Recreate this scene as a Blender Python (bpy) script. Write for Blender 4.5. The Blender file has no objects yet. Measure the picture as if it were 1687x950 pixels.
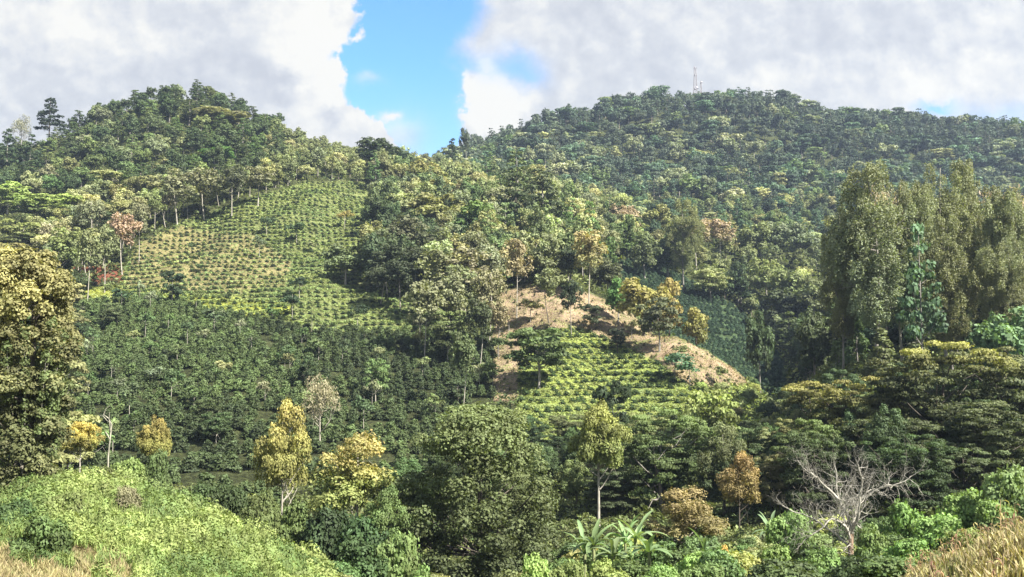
import bpy, math, random
import numpy as np
from mathutils import Vector

# ------------------------------------------------------------------ camera, sky, sun, exposure
SC = bpy.context.scene
COL = SC.collection
F = 1620.0
PITCH = math.atan(125.0 / F)
CP, SP = math.cos(PITCH), math.sin(PITCH)
EXPO = 1.76
SUN_EL = 44.0
SUN_DIR = Vector((0.80, -0.62, 0)).normalized()          # horizontal direction towards the sun
SUN_STRENGTH = 5.0
SKY_STRENGTH = 0.10

cam_d = bpy.data.cameras.new('camera')
cam_d.sensor_width = 36.0
cam_d.lens = 36.0 * F / 1687.0
cam_d.clip_start = 0.5
cam_d.clip_end = 30000.0
cam = bpy.data.objects.new('camera', cam_d)
COL.objects.link(cam)
cam.location = (0, 0, 0)
cam.rotation_euler = (math.radians(90) + PITCH, 0, 0)
SC.camera = cam
SC.view_settings.view_transform = 'Standard'
SC.view_settings.look = 'None'
SC.view_settings.exposure = EXPO
SC.view_settings.gamma = 1.0
SC.view_settings.use_curve_mapping = False
SC.cycles.use_denoising = True
SC.cycles.max_bounces = 6
SC.cycles.diffuse_bounces = 3
SC.cycles.glossy_bounces = 2
SC.cycles.transmission_bounces = 3
SC.cycles.volume_bounces = 0
SC.cycles.transparent_max_bounces = 4
SC.cycles.caustics_reflective = False
SC.cycles.caustics_refractive = False

el = math.radians(SUN_EL)
to_sun = Vector((SUN_DIR.x * math.cos(el), SUN_DIR.y * math.cos(el), math.sin(el)))
sun_d = bpy.data.lights.new('sun', 'SUN')
sun_d.energy = SUN_STRENGTH
sun_d.angle = math.radians(0.6)
sun_d.color = (1.0, 0.96, 0.89)
sun = bpy.data.objects.new('sun', sun_d)
COL.objects.link(sun)
sun.rotation_euler = (-to_sun).to_track_quat('-Z', 'Y').to_euler()


class NT:
    """small helper to write shader node trees as expressions"""
    def __init__(s, tree):
        s.t = tree
        s.n = tree.nodes
        s.l = tree.links

    def put(s, sock, v):
        if hasattr(v, 'is_output'):
            s.l.new(v, sock)
        else:
            if isinstance(v, (tuple, list)) and len(v) == 3 and sock.type == 'RGBA':
                v = (*v, 1.0)
            sock.default_value = v

    def m(s, op, a, b=0.0, c=None, clamp=False):
        k = s.n.new('ShaderNodeMath')
        k.operation = op
        k.use_clamp = clamp
        s.put(k.inputs[0], a)
        s.put(k.inputs[1], b)
        if c is not None:
            s.put(k.inputs[2], c)
        return k.outputs[0]

    def mix(s, f, a, b, blend='MIX'):
        k = s.n.new('ShaderNodeMix')
        k.data_type = 'RGBA'
        k.blend_type = blend
        s.put(k.inputs[0], f)
        s.put(k.inputs[6], a)
        s.put(k.inputs[7], b)
        return k.outputs[2]

    def rng(s, v, a, b, c=0.0, d=1.0, smooth=True):
        k = s.n.new('ShaderNodeMapRange')
        k.interpolation_type = 'SMOOTHSTEP' if smooth else 'LINEAR'
        s.put(k.inputs['Value'], v)
        k.inputs['From Min'].default_value = a
        k.inputs['From Max'].default_value = b
        k.inputs['To Min'].default_value = c
        k.inputs['To Max'].default_value = d
        return k.outputs[0]

    def noise(s, vec, scale, detail=4.0, rough=0.5, out=0, dist=0.0):
        k = s.n.new('ShaderNodeTexNoise')
        if vec is not None:
            s.l.new(vec, k.inputs['Vector'])
        k.inputs['Scale'].default_value = scale
        k.inputs['Detail'].default_value = detail
        k.inputs['Roughness'].default_value = rough
        k.inputs['Distortion'].default_value = dist
        return k.outputs[out]

    def comb(s, x, y, z=0.0):
        k = s.n.new('ShaderNodeCombineXYZ')
        s.put(k.inputs[0], x)
        s.put(k.inputs[1], y)
        s.put(k.inputs[2], z)
        return k.outputs[0]


def curve_node(nt, v, pts):
    k = nt.n.new('ShaderNodeFloatCurve')
    nt.put(k.inputs['Value'], v)
    c = k.mapping.curves[0]
    c.points[0].location = pts[0]
    c.points[1].location = pts[-1]
    for p in pts[1:-1]:
        c.points.new(*p)
    k.mapping.use_clip = False
    k.mapping.update()
    return k.outputs[0]


def make_world():
    w = bpy.data.worlds.new('World')
    SC.world = w
    w.use_nodes = True
    nt = NT(w.node_tree)
    nt.n.clear()
    out = nt.n.new('ShaderNodeOutputWorld')
    bg = nt.n.new('ShaderNodeBackground')
    sky = nt.n.new('ShaderNodeTexSky')
    sky.sky_type = 'NISHITA'
    sky.sun_disc = False
    sky.sun_elevation = el
    sky.sun_rotation = math.atan2(SUN_DIR.x, SUN_DIR.y)
    sky.altitude = 1400
    sky.air_density = 1.0
    sky.dust_density = 0.3
    sky.ozone_density = 2.0
    tc = nt.n.new('ShaderNodeTexCoord').outputs['Generated']
    sep = nt.n.new('ShaderNodeSeparateXYZ')
    nt.l.new(tc, sep.inputs[0])
    x, y, z = sep.outputs
    ya = nt.m('MAXIMUM', nt.m('ABSOLUTE', y), 0.12)
    # azimuth / elevation of the sky direction, in hundredths of a focal length: X runs right, P runs down from the top
    X = nt.m('ADD', nt.m('MULTIPLY', nt.m('DIVIDE', x, ya), 16.2), 8.435)
    P = nt.m('SUBTRACT', 6.0, nt.m('MULTIPLY', nt.m('DIVIDE', z, ya), 16.2))
    vec = nt.comb(X, P, nt.m('MULTIPLY', nt.m('SIGN', y), 3.0))
    n1 = nt.m('SUBTRACT', nt.noise(vec, 0.9, 6.0, 0.62), 0.5)
    n2 = nt.m('SUBTRACT', nt.noise(vec, 2.6, 5.0, 0.6), 0.5)
    n3 = nt.noise(vec, 0.45, 5.0, 0.55)
    vec2 = nt.comb(nt.m('ADD', X, 31.7), nt.m('MULTIPLY', P, 1.25), 7.0)
    n4 = nt.noise(vec2, 0.6, 6.0, 0.6)
    billow = nt.n.new('ShaderNodeTexVoronoi')
    billow.feature = 'SMOOTH_F1'
    nt.l.new(nt.comb(nt.m('ADD', X, nt.m('MULTIPLY', n1, 0.9)), nt.m('ADD', P, nt.m('MULTIPLY', n2, 0.9)), 0.0), billow.inputs['Vector'])
    billow.inputs['Scale'].default_value = 2.6
    billow.inputs['Smoothness'].default_value = 0.6
    bl = billow.outputs['Distance']

    def gauss(cx, cy, rx, ry, warp=0.6):
        dx = nt.m('DIVIDE', nt.m('ADD', nt.m('SUBTRACT', X, cx), nt.m('MULTIPLY', n1, warp)), rx)
        dy = nt.m('DIVIDE', nt.m('ADD', nt.m('SUBTRACT', P, cy), nt.m('MULTIPLY', n2, warp)), ry)
        r2 = nt.m('ADD', nt.m('MULTIPLY', dx, dx), nt.m('MULTIPLY', dy, dy))
        return nt.m('EXPONENT', nt.m('MULTIPLY', r2, -1.0))

    # boundaries of the blue gap as functions of P (0..3)
    Pn = nt.m('DIVIDE', P, 3.0, clamp=True)
    xl = nt.m('MULTIPLY', curve_node(nt, Pn, [(0, .590), (.17, .592), (.28, .570), (.38, .578), (.5, .592), (.6, .612), (.68, .640), (.80, .672), (.9, .69), (1, .70)]), 10.0)
    xr = nt.m('MULTIPLY', curve_node(nt, Pn, [(0, .768), (.1, .748), (.2, .732), (.3, .745), (.42, .752), (.55, .756), (.7, .752), (.8, .745), (.9, .72), (1, .71)]), 10.0)
    wob = nt.m('ADD', nt.m('MULTIPLY', n1, 0.55), nt.m('MULTIPLY', n2, 0.40))
    wob = nt.m('ADD', wob, nt.m('MULTIPLY', nt.m('SUBTRACT', bl, 0.28), -0.45))
    br_b = nt.m('MULTIPLY', nt.m('SUBTRACT', 0.3, bl), 0.5)
    dl = nt.m('ADD', nt.m('SUBTRACT', xl, X), wob)
    dr = nt.m('ADD', nt.m('SUBTRACT', X, xr), nt.m('MULTIPLY', wob, 0.7))
    n6 = nt.m('SUBTRACT', nt.noise(vec, 7.0, 5.0, 0.65), 0.5)
    dl = nt.m('ADD', dl, nt.m('MULTIPLY', n6, 0.28))
    dr = nt.m('ADD', dr, nt.m('MULTIPLY', n6, 0.22))
    cl = nt.rng(dl, -0.05, 0.13)
    cr = nt.m('MAXIMUM', nt.m('MULTIPLY', nt.rng(dr, -0.15, 0.5), 1.0), nt.m('MULTIPLY', nt.rng(dr, -0.03, 0.08), nt.rng(P, 0.9, 1.2)))
    cover = nt.m('MAXIMUM', cl, cr)
    # veils and puffs inside the gap, and thin places in the deck
    for cx, cy, rx, ry, k in [(6.36, 1.86, .16, .13, 1.1), (6.0, 1.22, .22, .12, .45), (6.55, 2.2, .38, .33, .7), (6.3, 2.3, .4, .3, .7)]:
        cover = nt.m('MAXIMUM', cover, nt.m('MULTIPLY', gauss(cx, cy, rx, ry), k))
    for cx, cy, rx, ry, k in [(8.42, .95, .42, .26, .75), (15.5, 1.74, .28, .09, .9), (16.6, 1.85, .9, .22, .35), (8.75, 1.2, .25, .2, .5)]:
        cover = nt.m('SUBTRACT', cover, nt.m('MULTIPLY', gauss(cx, cy, rx, ry), k))
    cover = nt.m('MAXIMUM', nt.m('MINIMUM', cover, 1.0), 0.0)
    # overhead, outside the picture, the deck breaks up
    high = nt.rng(z, 0.38, 0.62)
    broken = nt.rng(n3, 0.42, 0.62)
    cover = nt.m('ADD', nt.m('MULTIPLY', cover, nt.m('SUBTRACT', 1.0, high)), nt.m('MULTIPLY', nt.m('ADD', 0.45, nt.m('MULTIPLY', broken, 0.4)), high))
    # cloud brightness: 0 grey underside .. 1 sunlit white
    br = nt.m('ADD', 0.45, nt.m('MULTIPLY', nt.m('SUBTRACT', n4, 0.5), 0.9))
    br = nt.m('ADD', br, nt.m('MULTIPLY', n2, 0.35))
    br = nt.m('ADD', br, br_b)
    # relief: brighter where the cloud falls away towards the sun (up and to the right)
    for sc_, off, kk in ((0.7, 0.2, 1.5), (2.0, 0.1, 1.0)):
        va = nt.comb(nt.m('ADD', X, off), nt.m('SUBTRACT', P, off * 1.2), nt.m('MULTIPLY', nt.m('SIGN', y), 3.0))
        br = nt.m('ADD', br, nt.m('MULTIPLY', nt.m('SUBTRACT', nt.noise(vec, sc_, 6.0, 0.6), nt.noise(va, sc_, 6.0, 0.6)), kk))
    for cx, cy, rx, ry, k in [(5.15, .55, 0.95, 1.5, .95), (5.6, 1.7, .75, .7, .35), (.6, .2, 2.6, .5, .55), (1.6, .7, 1.0, .25, .2),
                              (4.6, 1.28, .42, .26, -.75), (5.35, 1.82, .38, .2, -.65), (3.6, .9, 1.0, 1.0, -.25), (8.05, 1.45, .35, .7, .5),
                              (8.25, 1.75, .34, .34, 1.3), (7.95, 1.25, .28, .3, .9), (7.9, 1.9, .3, .3, .5), (15.8, 1.2, 1.3, .55, .45), (11.7, .45, .5, .35, .3), (9.0, 2.6, 8.0, .7, .1),
                              (14.3, .5, 1.2, .5, -.15), (12.9, 1.1, .9, .4, .12), (16.4, .2, .6, .3, .3), (6.4, 2.0, .5, .5, .4)]:
        br = nt.m('ADD', br, nt.m('MULTIPLY', gauss(cx, cy, rx, ry, 0.9), k))
    br = nt.m('MAXIMUM', nt.m('MINIMUM', br, 1.0), 0.0)
    g = 1.0 / (SKY_STRENGTH * 2 ** EXPO)
    grey = tuple(c * g for c in (0.63, 0.66, 0.72))
    mid = tuple(c * g for c in (0.76, 0.785, 0.82))
    wht = tuple(c * g for c in (1.0, 0.985, 0.93))
    c1 = nt.mix(nt.rng(br, 0.0, 0.45, smooth=False), grey, mid)
    c2 = nt.mix(nt.rng(br, 0.4, 1.0, smooth=False), c1, wht)
    clear = nt.mix(nt.rng(P, 0.8, 3.2, 0.0, 0.20), nt.mix(1.0, sky.outputs[0], SKY_TINT, 'MULTIPLY'), wht)
    colr = nt.mix(cover, clear, c2)
    # below the horizon: dull ground bounce
    nt.l.new(nt.mix(nt.rng(z, -0.05, -0.01), (0.5, 0.6, 0.4), colr), bg.inputs[0])
    bg.inputs[1].default_value = SKY_STRENGTH
    nt.l.new(bg.outputs[0], out.inputs[0])


SKY_TINT = (0.50, 0.80, 0.98)
make_world()

# ------------------------------------------------------------------ ground shape
COLS = [-200, 0, 80, 150, 300, 450, 600, 700, 800, 900, 1000, 1100, 1200, 1280, 1400, 1550, 1687, 1900]
YN = [15, 25, 40, 60, 80, 100]
ZN = [[-5, -6, -6, -5.5, -8, -10], [-5, -6.4, -8.2, -9.6, -9.5, -11], [-5, -7.2, -8.5, -8.2, -9, -12], [-5, -7.3, -8.6, -8.2, -9.5, -13],
      [-5.2, -7.8, -9.4, -9.3, -11.5, -15], [-5.5, -8.1, -10.2, -11.6, -14.5, -17], [-7, -9.8, -12.3, -14, -16.5, -18], [-7, -10, -12.8, -14.5, -17.5, -18],
      [-6, -9, -12, -14.5, -18, -18.5], [-6, -9, -11.5, -14, -17, -18], [-6, -8.8, -10.8, -12.8, -15.5, -17], [-6, -8.5, -10.2, -12.5, -15, -17],
      [-6, -8, -9.8, -12.5, -15, -16.5], [-6, -7.5, -9.8, -12.5, -14.5, -15.5], [-5.5, -6.6, -9.4, -12.6, -14, -14], [-4.6, -5.2, -8.0, -10.5, -12.5, -12.8],
      [-4.0, -4.4, -6.8, -9.5, -11.5, -12], [-3.6, -4.2, -6, -8.5, -10, -11]]
YF = [130, 160, 200, 230, 260, 300, 350, 400, 460, 550, 700, 850, 1000]
PF = [[790, 730, 640, 580, 530, 470, 410, 350, 290, 260, 330, 400, 420],
      [790, 720, 640, 580, 530, 480, 420, 360, 300, 270, 350, 400, 430],
      [790, 720, 640, 580, 530, 478, 410, 350, 290, 248, 330, 400, 430],
      [790, 720, 630, 570, 520, 470, 400, 335, 265, 208, 300, 400, 430],
      [800, 720, 625, 560, 510, 450, 380, 310, 235, 170, 250, 350, 400],
      [800, 725, 625, 560, 505, 440, 365, 310, 270, 226, 260, 350, 400],
      [810, 740, 640, 570, 515, 450, 385, 335, 300, 268, 280, 300, 350],
      [820, 750, 650, 580, 520, 450, 390, 350, 320, 300, 288, 290, 350],
      [820, 750, 650, 570, 500, 430, 385, 350, 325, 310, 290, 256, 320],
      [810, 740, 640, 545, 480, 430, 395, 370, 350, 330, 270, 216, 300],
      [800, 740, 650, 560, 496, 488, 440, 400, 380, 355, 290, 200, 300],
      [800, 745, 640, 556, 575, 540, 470, 420, 390, 360, 290, 180, 300],
      [800, 760, 670, 608, 645, 590, 510, 440, 400, 365, 290, 176, 300],
      [800, 760, 690, 668, 670, 620, 540, 460, 410, 370, 290, 184, 300],
      [690, 610, 590, 580, 560, 530, 490, 450, 415, 380, 300, 208, 300],
      [690, 605, 570, 550, 530, 510, 480, 450, 420, 385, 310, 216, 300],
      [690, 600, 560, 540, 520, 500, 475, 450, 420, 385, 315, 226, 300],
      [690, 600, 560, 540, 520, 500, 475, 450, 420, 385, 315, 230, 300]]


def ray(px, py):
    a = (px - 843.5) / F
    b = (475.0 - py) / F
    d = CP - b * SP
    return a / d, (SP + b * CP) / d


def project(x, y, z):
    """world -> photograph pixel"""
    yc = y * CP + z * SP
    zc = -y * SP + z * CP
    return 843.5 + F * x / yc, 475.0 - F * zc / yc


_us = np.array([(c - 843.5) / F for c in COLS])
_ys = np.array(YN + YF, float)
_tab = np.zeros((len(COLS), len(_ys)))
for i, c in enumerate(COLS):
    _tab[i, :6] = ZN[i]
    for j, Yv in enumerate(YF):
        _tab[i, 6 + j] = ray(c, PF[i][j])[1] * Yv
NU, NY = 260, 420
_U0, _U1 = _us[0], _us[-1]
_fu = np.linspace(_U0, _U1, NU)
_lY0, _lY1 = math.log(15), math.log(1000)
_fy = np.exp(np.linspace(_lY0, _lY1, NY))


def _smooth_interp(xn, xp, fp):
    # monotone-ish cubic (Catmull with limited slopes)
    h = np.diff(xp)
    d = np.diff(fp) / h
    m = np.zeros(len(xp))
    for k in range(1, len(xp) - 1):
        m[k] = 0 if d[k - 1] * d[k] <= 0 else 2 * d[k - 1] * d[k] / (d[k - 1] + d[k])
    m[0], m[-1] = d[0], d[-1]
    k = np.clip(np.searchsorted(xp, xn) - 1, 0, len(xp) - 2)
    t = (xn - xp[k]) / h[k]
    return ((2 * t**3 - 3 * t**2 + 1) * fp[k] + (t**3 - 2 * t**2 + t) * h[k] * m[k]
            + (-2 * t**3 + 3 * t**2) * fp[k + 1] + (t**3 - t**2) * h[k] * m[k + 1])


_t1 = np.array([_smooth_interp(_fy, _ys, _tab[i]) for i in range(len(COLS))])
_T = np.array([_smooth_interp(_fu, _us, _t1[:, j]) for j in range(NY)]).T
for _ in range(2):
    _T[:, 1:-1] = (_T[:, :-2] + 2 * _T[:, 1:-1] + _T[:, 2:]) / 4
    _T[1:-1] = (_T[:-2] + 2 * _T[1:-1] + _T[2:]) / 4

_nr = np.random.RandomState(5)
_WAVES = []
for wl, amp in [(90, 2.2), (45, 1.3), (22, .7), (11, .35), (5.5, .2), (3, .12)]:
    for _ in range(5):
        a = _nr.rand() * 6.283
        _WAVES.append((math.cos(a) * 6.283 / wl * (.8 + .4 * _nr.rand()), math.sin(a) * 6.283 / wl, _nr.rand() * 6.283, amp / 2.2, wl))


def height(x, y):
    x = np.asarray(x, float)
    y = np.asarray(y, float)
    yy = np.clip(y, 15, 999.9)
    u = np.clip(x / np.maximum(y, 15), _U0, _U1 - 1e-6)
    fi = (u - _U0) / (_U1 - _U0) * (NU - 1)
    fj = (np.log(yy) - _lY0) / (_lY1 - _lY0) * (NY - 1)
    i0 = np.clip(fi.astype(int), 0, NU - 2)
    j0 = np.clip(fj.astype(int), 0, NY - 2)
    a = fi - i0
    b = fj - j0
    z = (_T[i0, j0] * (1 - a) * (1 - b) + _T[i0 + 1, j0] * a * (1 - b) + _T[i0, j0 + 1] * (1 - a) * b + _T[i0 + 1, j0 + 1] * a * b)
    damp = np.clip(yy / 260, 0.12, 1.0)
    for kx, ky, ph, amp, wl in _WAVES:
        z = z + amp * np.sin(kx * x + ky * y + ph) * (damp * np.clip((yy - 120) / 260, .25, 1) if wl > 20 else np.minimum(1, damp * 1.6))
    near = np.clip((15 - y) / 13, 0, 1)
    near = near * near * (3 - 2 * near)
    z = z * (1 - near) + (-1.75) * near
    far = np.clip((y - 1000) / 2500, 0, 1)
    z = z * (1 - far) + 5.0 * far
    return z


def hz(x, y):
    return float(height(np.array([x]), np.array([y]))[0])


def in_poly(px, py, poly):
    px = np.asarray(px, float)
    py = np.asarray(py, float)
    c = np.zeros(px.shape, bool)
    n = len(poly)
    for i in range(n):
        x1, y1 = poly[i]
        x2, y2 = poly[(i + 1) % n]
        if y1 == y2:
            continue
        c ^= ((y1 > py) != (y2 > py)) & (px < (x2 - x1) * (py - y1) / (y2 - y1) + x1)
    return c


# zones of the slopes, outlined as seen from the road and limited in distance
Z_UPPER = ([(195, 470), (225, 400), (300, 365), (420, 325), (500, 300), (600, 300), (615, 330), (600, 480), (690, 500), (690, 548), (520, 545), (420, 520), (300, 500), (200, 490)], 240, 470)
Z_DRY = ([(205, 470), (225, 400), (300, 370), (330, 380), (420, 390), (480, 430), (470, 470), (380, 482), (300, 478)], 240, 470)
Z_COFFEE = ([(120, 500), (250, 490), (420, 525), (520, 548), (700, 550), (815, 560), (815, 660), (760, 700), (720, 830), (120, 830)], 98, 275)
Z_YELLOW = ([(140, 470), (300, 485), (480, 500), (480, 525), (300, 515), (140, 495)], 220, 330)
Z_RED = ([(815, 480), (870, 470), (960, 480), (1010, 500), (1100, 545), (1190, 585), (1240, 632), (1130, 632), (1100, 600), (1010, 560), (950, 540), (870, 545), (860, 660), (812, 660)], 150, 270)
Z_TERR = ([(860, 550), (950, 538), (1030, 572), (1090, 602), (1130, 634), (1160, 650), (1160, 735), (900, 735), (850, 680)], 150, 260)
Z_RSLOPE = ([(1150, 632), (1240, 632), (1300, 700), (1270, 760), (1200, 700)], 120, 260)
Z_VALLEY = ([(1010, 432), (1050, 430), (1120, 452), (1190, 492), (1250, 540), (1290, 600), (1300, 650), (1230, 650), (1180, 600), (1080, 540), (1020, 480)], 240, 420)


def in_zone(zn, x, y, z):
    p = project(x, y, z)
    return in_poly(p[0], p[1], zn[0]) & (y > zn[1]) & (y < zn[2])


# ------------------------------------------------------------------ mesh building
class MB:
    def __init__(s):
        s.v, s.f, s.mi, s.tint, s.tip = [], [], [], [], []
        s.n = 0

    def quads(s, V, tint, tip=None, mi=0):
        """V (N,4,3)"""
        N = len(V)
        if N == 0:
            return
        s.v.append(V.reshape(-1, 3))
        s.f.append(np.arange(N * 4).reshape(N, 4) + s.n)
        s.n += N * 4
        s.mi.append(np.full(N, mi, int))
        s.tint.append(np.broadcast_to(np.asarray(tint, float), (N,)).copy())
        s.tip.append(np.broadcast_to(np.asarray(0.0 if tip is None else tip, float), (N,)).copy())

    def mesh(s, V, Fq, tint=0.5, mi=0):
        V = np.asarray(V, float)
        Fq = np.asarray(Fq, int)
        s.v.append(V)
        s.f.append(Fq + s.n)
        s.n += len(V)
        s.mi.append(np.full(len(Fq), mi, int))
        s.tint.append(np.full(len(Fq), tint))
        s.tip.append(np.zeros(len(Fq)))

    def tube(s, pts, rad, sides=6, mi=0, tint=0.5):
        pts = np.asarray(pts, float)
        rad = np.asarray(rad, float)
        n = len(pts)
        tan = np.gradient(pts, axis=0)
        tan /= np.linalg.norm(tan, axis=1)[:, None] + 1e-9
        ref = np.array([0.31, 0.94, 0.12])
        a = np.cross(tan, ref)
        a /= np.linalg.norm(a, axis=1)[:, None] + 1e-9
        b = np.cross(tan, a)
        th = np.arange(sides) * 2 * math.pi / sides
        V = pts[:, None, :] + rad[:, None, None] * (np.cos(th)[None, :, None] * a[:, None, :] + np.sin(th)[None, :, None] * b[:, None, :])
        i = np.arange(n - 1)[:, None] * sides
        j = np.arange(sides)[None, :]
        j2 = (j + 1) % sides
        Fq = np.stack([i + j, i + j2, i + sides + j2, i + sides + j], -1).reshape(-1, 4)
        s.mesh(V.reshape(-1, 3), Fq, tint, mi)

    def box(s, x0, y0, z0, x1, y1, z1, mi=0):
        V = [(x0, y0, z0), (x1, y0, z0), (x1, y1, z0), (x0, y1, z0), (x0, y0, z1), (x1, y0, z1), (x1, y1, z1), (x0, y1, z1)]
        s.mesh(V, [(0, 3, 2, 1), (4, 5, 6, 7), (0, 1, 5, 4), (1, 2, 6, 5), (2, 3, 7, 6), (3, 0, 4, 7)], 0.5, mi)

    def arrays(s):
        return (np.concatenate(s.v), np.concatenate(s.f), np.concatenate(s.mi), np.concatenate(s.tint), np.concatenate(s.tip))

    def data(s, name, mats):
        return mesh_from(name, *s.arrays(), mats)


def mesh_from(name, V, Fq, mi, tint, tip, mats, smooth=False):
    me = bpy.data.meshes.new(name)
    me.vertices.add(len(V))
    me.vertices.foreach_set('co', np.ascontiguousarray(V, np.float32).ravel())
    nf = len(Fq)
    me.loops.add(nf * 4)
    me.loops.foreach_set('vertex_index', np.ascontiguousarray(Fq, np.int32).ravel())
    me.polygons.add(nf)
    me.polygons.foreach_set('loop_start', np.arange(nf, dtype=np.int32) * 4)
    me.polygons.foreach_set('material_index', mi.astype(np.int32))
    if smooth:
        me.polygons.foreach_set('use_smooth', np.ones(nf, bool))
    for m_ in mats:
        me.materials.append(m_)
    me.update(calc_edges=True)
    for nm, arr in (('tint', tint), ('tip', tip)):
        at = me.attributes.new(nm, 'FLOAT', 'FACE')
        at.data.foreach_set('value', np.ascontiguousarray(arr, np.float32))
    return me


def unit(a):
    return a / (np.linalg.norm(a, axis=-1, keepdims=True) + 1e-9)


def leaf_quads(rs, C, Nrm, size, aspect=0.6, kite=True):
    """leaf-sized faces at C facing roughly Nrm"""
    N = len(C)
    r = rs.normal(size=(N, 3))
    a = unit(np.cross(Nrm, r))
    b = np.cross(Nrm, a)
    s = np.broadcast_to(size, (N,))[:, None] * rs.uniform(.7, 1.25, (N, 1))
    a = a * s * .5
    b = b * s * .5 * aspect
    if kite:
        return np.stack([C - a, C + b - a * .1, C + a, C - b - a * .1], 1)
    return np.stack([C - a - b, C + a * .8 - b, C + a * .9 + b * .9, C - a + b * .7], 1)


def crown(mb, rs, clumps, leaf, cover=1.1, kite=True, up=0.2, aspect=0.65, mi=0, tipz=None, lower=-0.55, rough=0.5, maxn=60000):
    """clumps: (cx,cy,cz,rx,rz); leaves spread through the outer part of every clump"""
    cl = np.array(clumps, float)
    area = 4 * math.pi * cl[:, 3] * (cl[:, 3] * .45 + cl[:, 4] * .55)
    la = leaf * leaf * aspect * (0.5 if kite else 0.9)
    n = np.maximum(8, area * cover / la).astype(int)
    if n.sum() > maxn:
        n = np.maximum(4, n * maxn / n.sum()).astype(int)
    idx = np.repeat(np.arange(len(cl)), n)
    N = len(idx)
    d = unit(rs.normal(size=(N, 3)))
    fl = d[:, 2] < lower
    d[fl, 2] *= -1
    rad = rs.uniform(.45, 1.08, (N, 1)) ** .6
    # each clump has a lumpy outline of its own
    w = 1 + .22 * np.sin(d[:, :1] * 5 + idx[:, None] * 1.7) * np.cos(d[:, 1:2] * 6 + idx[:, None] * 2.3) + .12 * np.sin(d[:, 2:] * 9 + idx[:, None])
    c = cl[idx]
    P = c[:, :3] + d * rad * w * np.stack([c[:, 3], c[:, 3], c[:, 4]], 1)
    nr = unit(d + rs.normal(size=(N, 3)) * rough + np.array([0, 0, up]))
    ct = rs.uniform(0, 1, len(cl))[idx]
    tint = np.clip(.5 * ct + .5 * rs.uniform(0, 1, N), 0, 1)
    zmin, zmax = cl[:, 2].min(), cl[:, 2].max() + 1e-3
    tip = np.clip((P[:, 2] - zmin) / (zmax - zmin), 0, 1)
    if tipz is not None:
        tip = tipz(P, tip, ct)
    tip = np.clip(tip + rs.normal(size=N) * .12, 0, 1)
    mb.quads(leaf_quads(rs, P, nr, leaf, aspect, kite), tint, tip, mi)


def curve_pts(a, b, bend, n=6):
    a, b, bend = map(np.asarray, (a, b, bend))
    t = np.linspace(0, 1, n)[:, None]
    return a * (1 - t) + b * t + bend * (4 * t * (1 - t))


def limbs(mb, rs, H, r0, clumps, nlimb, z0=.35, mi=0, lean=(0, 0), top=.8, sides=7, split=1):
    tp = np.array([lean[0], lean[1], H * top])
    tr = curve_pts((0, 0, -0.6), tp, (rs.normal() * H * .012, rs.normal() * H * .012, 0), 9)
    rr = r0 * np.linspace(1, .28, 9) ** .9
    rr[0] *= 1.35
    rr[1] *= 1.08
    mb.tube(tr, rr, sides, mi)
    cl = np.array(clumps)
    pick = rs.permutation(len(cl))[:nlimb]
    for k in pick:
        c = cl[k, :3]
        zz = min(max(c[2] - rs.uniform(.8, 2.2) * np.hypot(c[0], c[1]) * .5, H * z0), H * top * .97)
        f = zz / (H * top)
        s = tr[0] * (1 - f) + tr[-1] * f
        s = np.array([np.interp(zz, tr[:, 2], tr[:, 0]), np.interp(zz, tr[:, 2], tr[:, 1]), zz])
        rb = r0 * (1 - .72 * f) * .55
        L = np.linalg.norm(c - s)
        p = curve_pts(s, c, (rs.normal() * L * .05, rs.normal() * L * .05, -L * .08), 5)
        mb.tube(p, rb * np.linspace(1, .25, 5), max(4, sides - 2), mi)
        for _ in range(split):
            q = p[2] + (p[4] - p[2]) * .1
            e = q + rs.normal(size=3) * L * .28 + np.array([0, 0, L * .12])
            mb.tube(curve_pts(q, e, (0, 0, 0), 3), rb * .5 * np.array([1, .7, .3]), 4, mi)


# ------------------------------------------------------------------ crown layouts (canonical size in metres)
def cl_broad(rs, H, R, n=26, base=.32, r=.34, flat=.75):
    out = []
    cz, az = H * (base + 1) / 2, H * (1 - base) / 2
    while len(out) < n:
        d = unit(rs.normal(size=3))
        if d[2] < -.8:
            continue
        k = rs.uniform(.45, .86) if len(out) % 4 else rs.uniform(0, .4)
        rr = R * r * rs.uniform(.65, 1.25)
        out.append((d[0] * R * k, d[1] * R * k, cz + d[2] * (az - rr * .7) * max(k, .3) * 1.18, rr, rr * flat))
    return out


def cl_umbrella(rs, H, R, n=24, layers=4, flat=.30, base=.45):
    out = []
    for i in range(n):
        a = rs.uniform(0, 6.283)
        lay = rs.randint(layers)
        rr = R * rs.uniform(.8, 1.3) * 1.5 / math.sqrt(n)
        k = math.sqrt(rs.uniform(0, 1)) * (1.0 - .04 * lay)
        z = H * (1 - (1 - base) * (.25 * k * k + .75 * lay / max(1, layers - 1)) * .95) - rr * flat + rs.normal() * H * .015
        out.append((math.cos(a) * (R - rr * .8) * k, math.sin(a) * (R - rr * .8) * k, z, rr, rr * flat))
    return out


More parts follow.
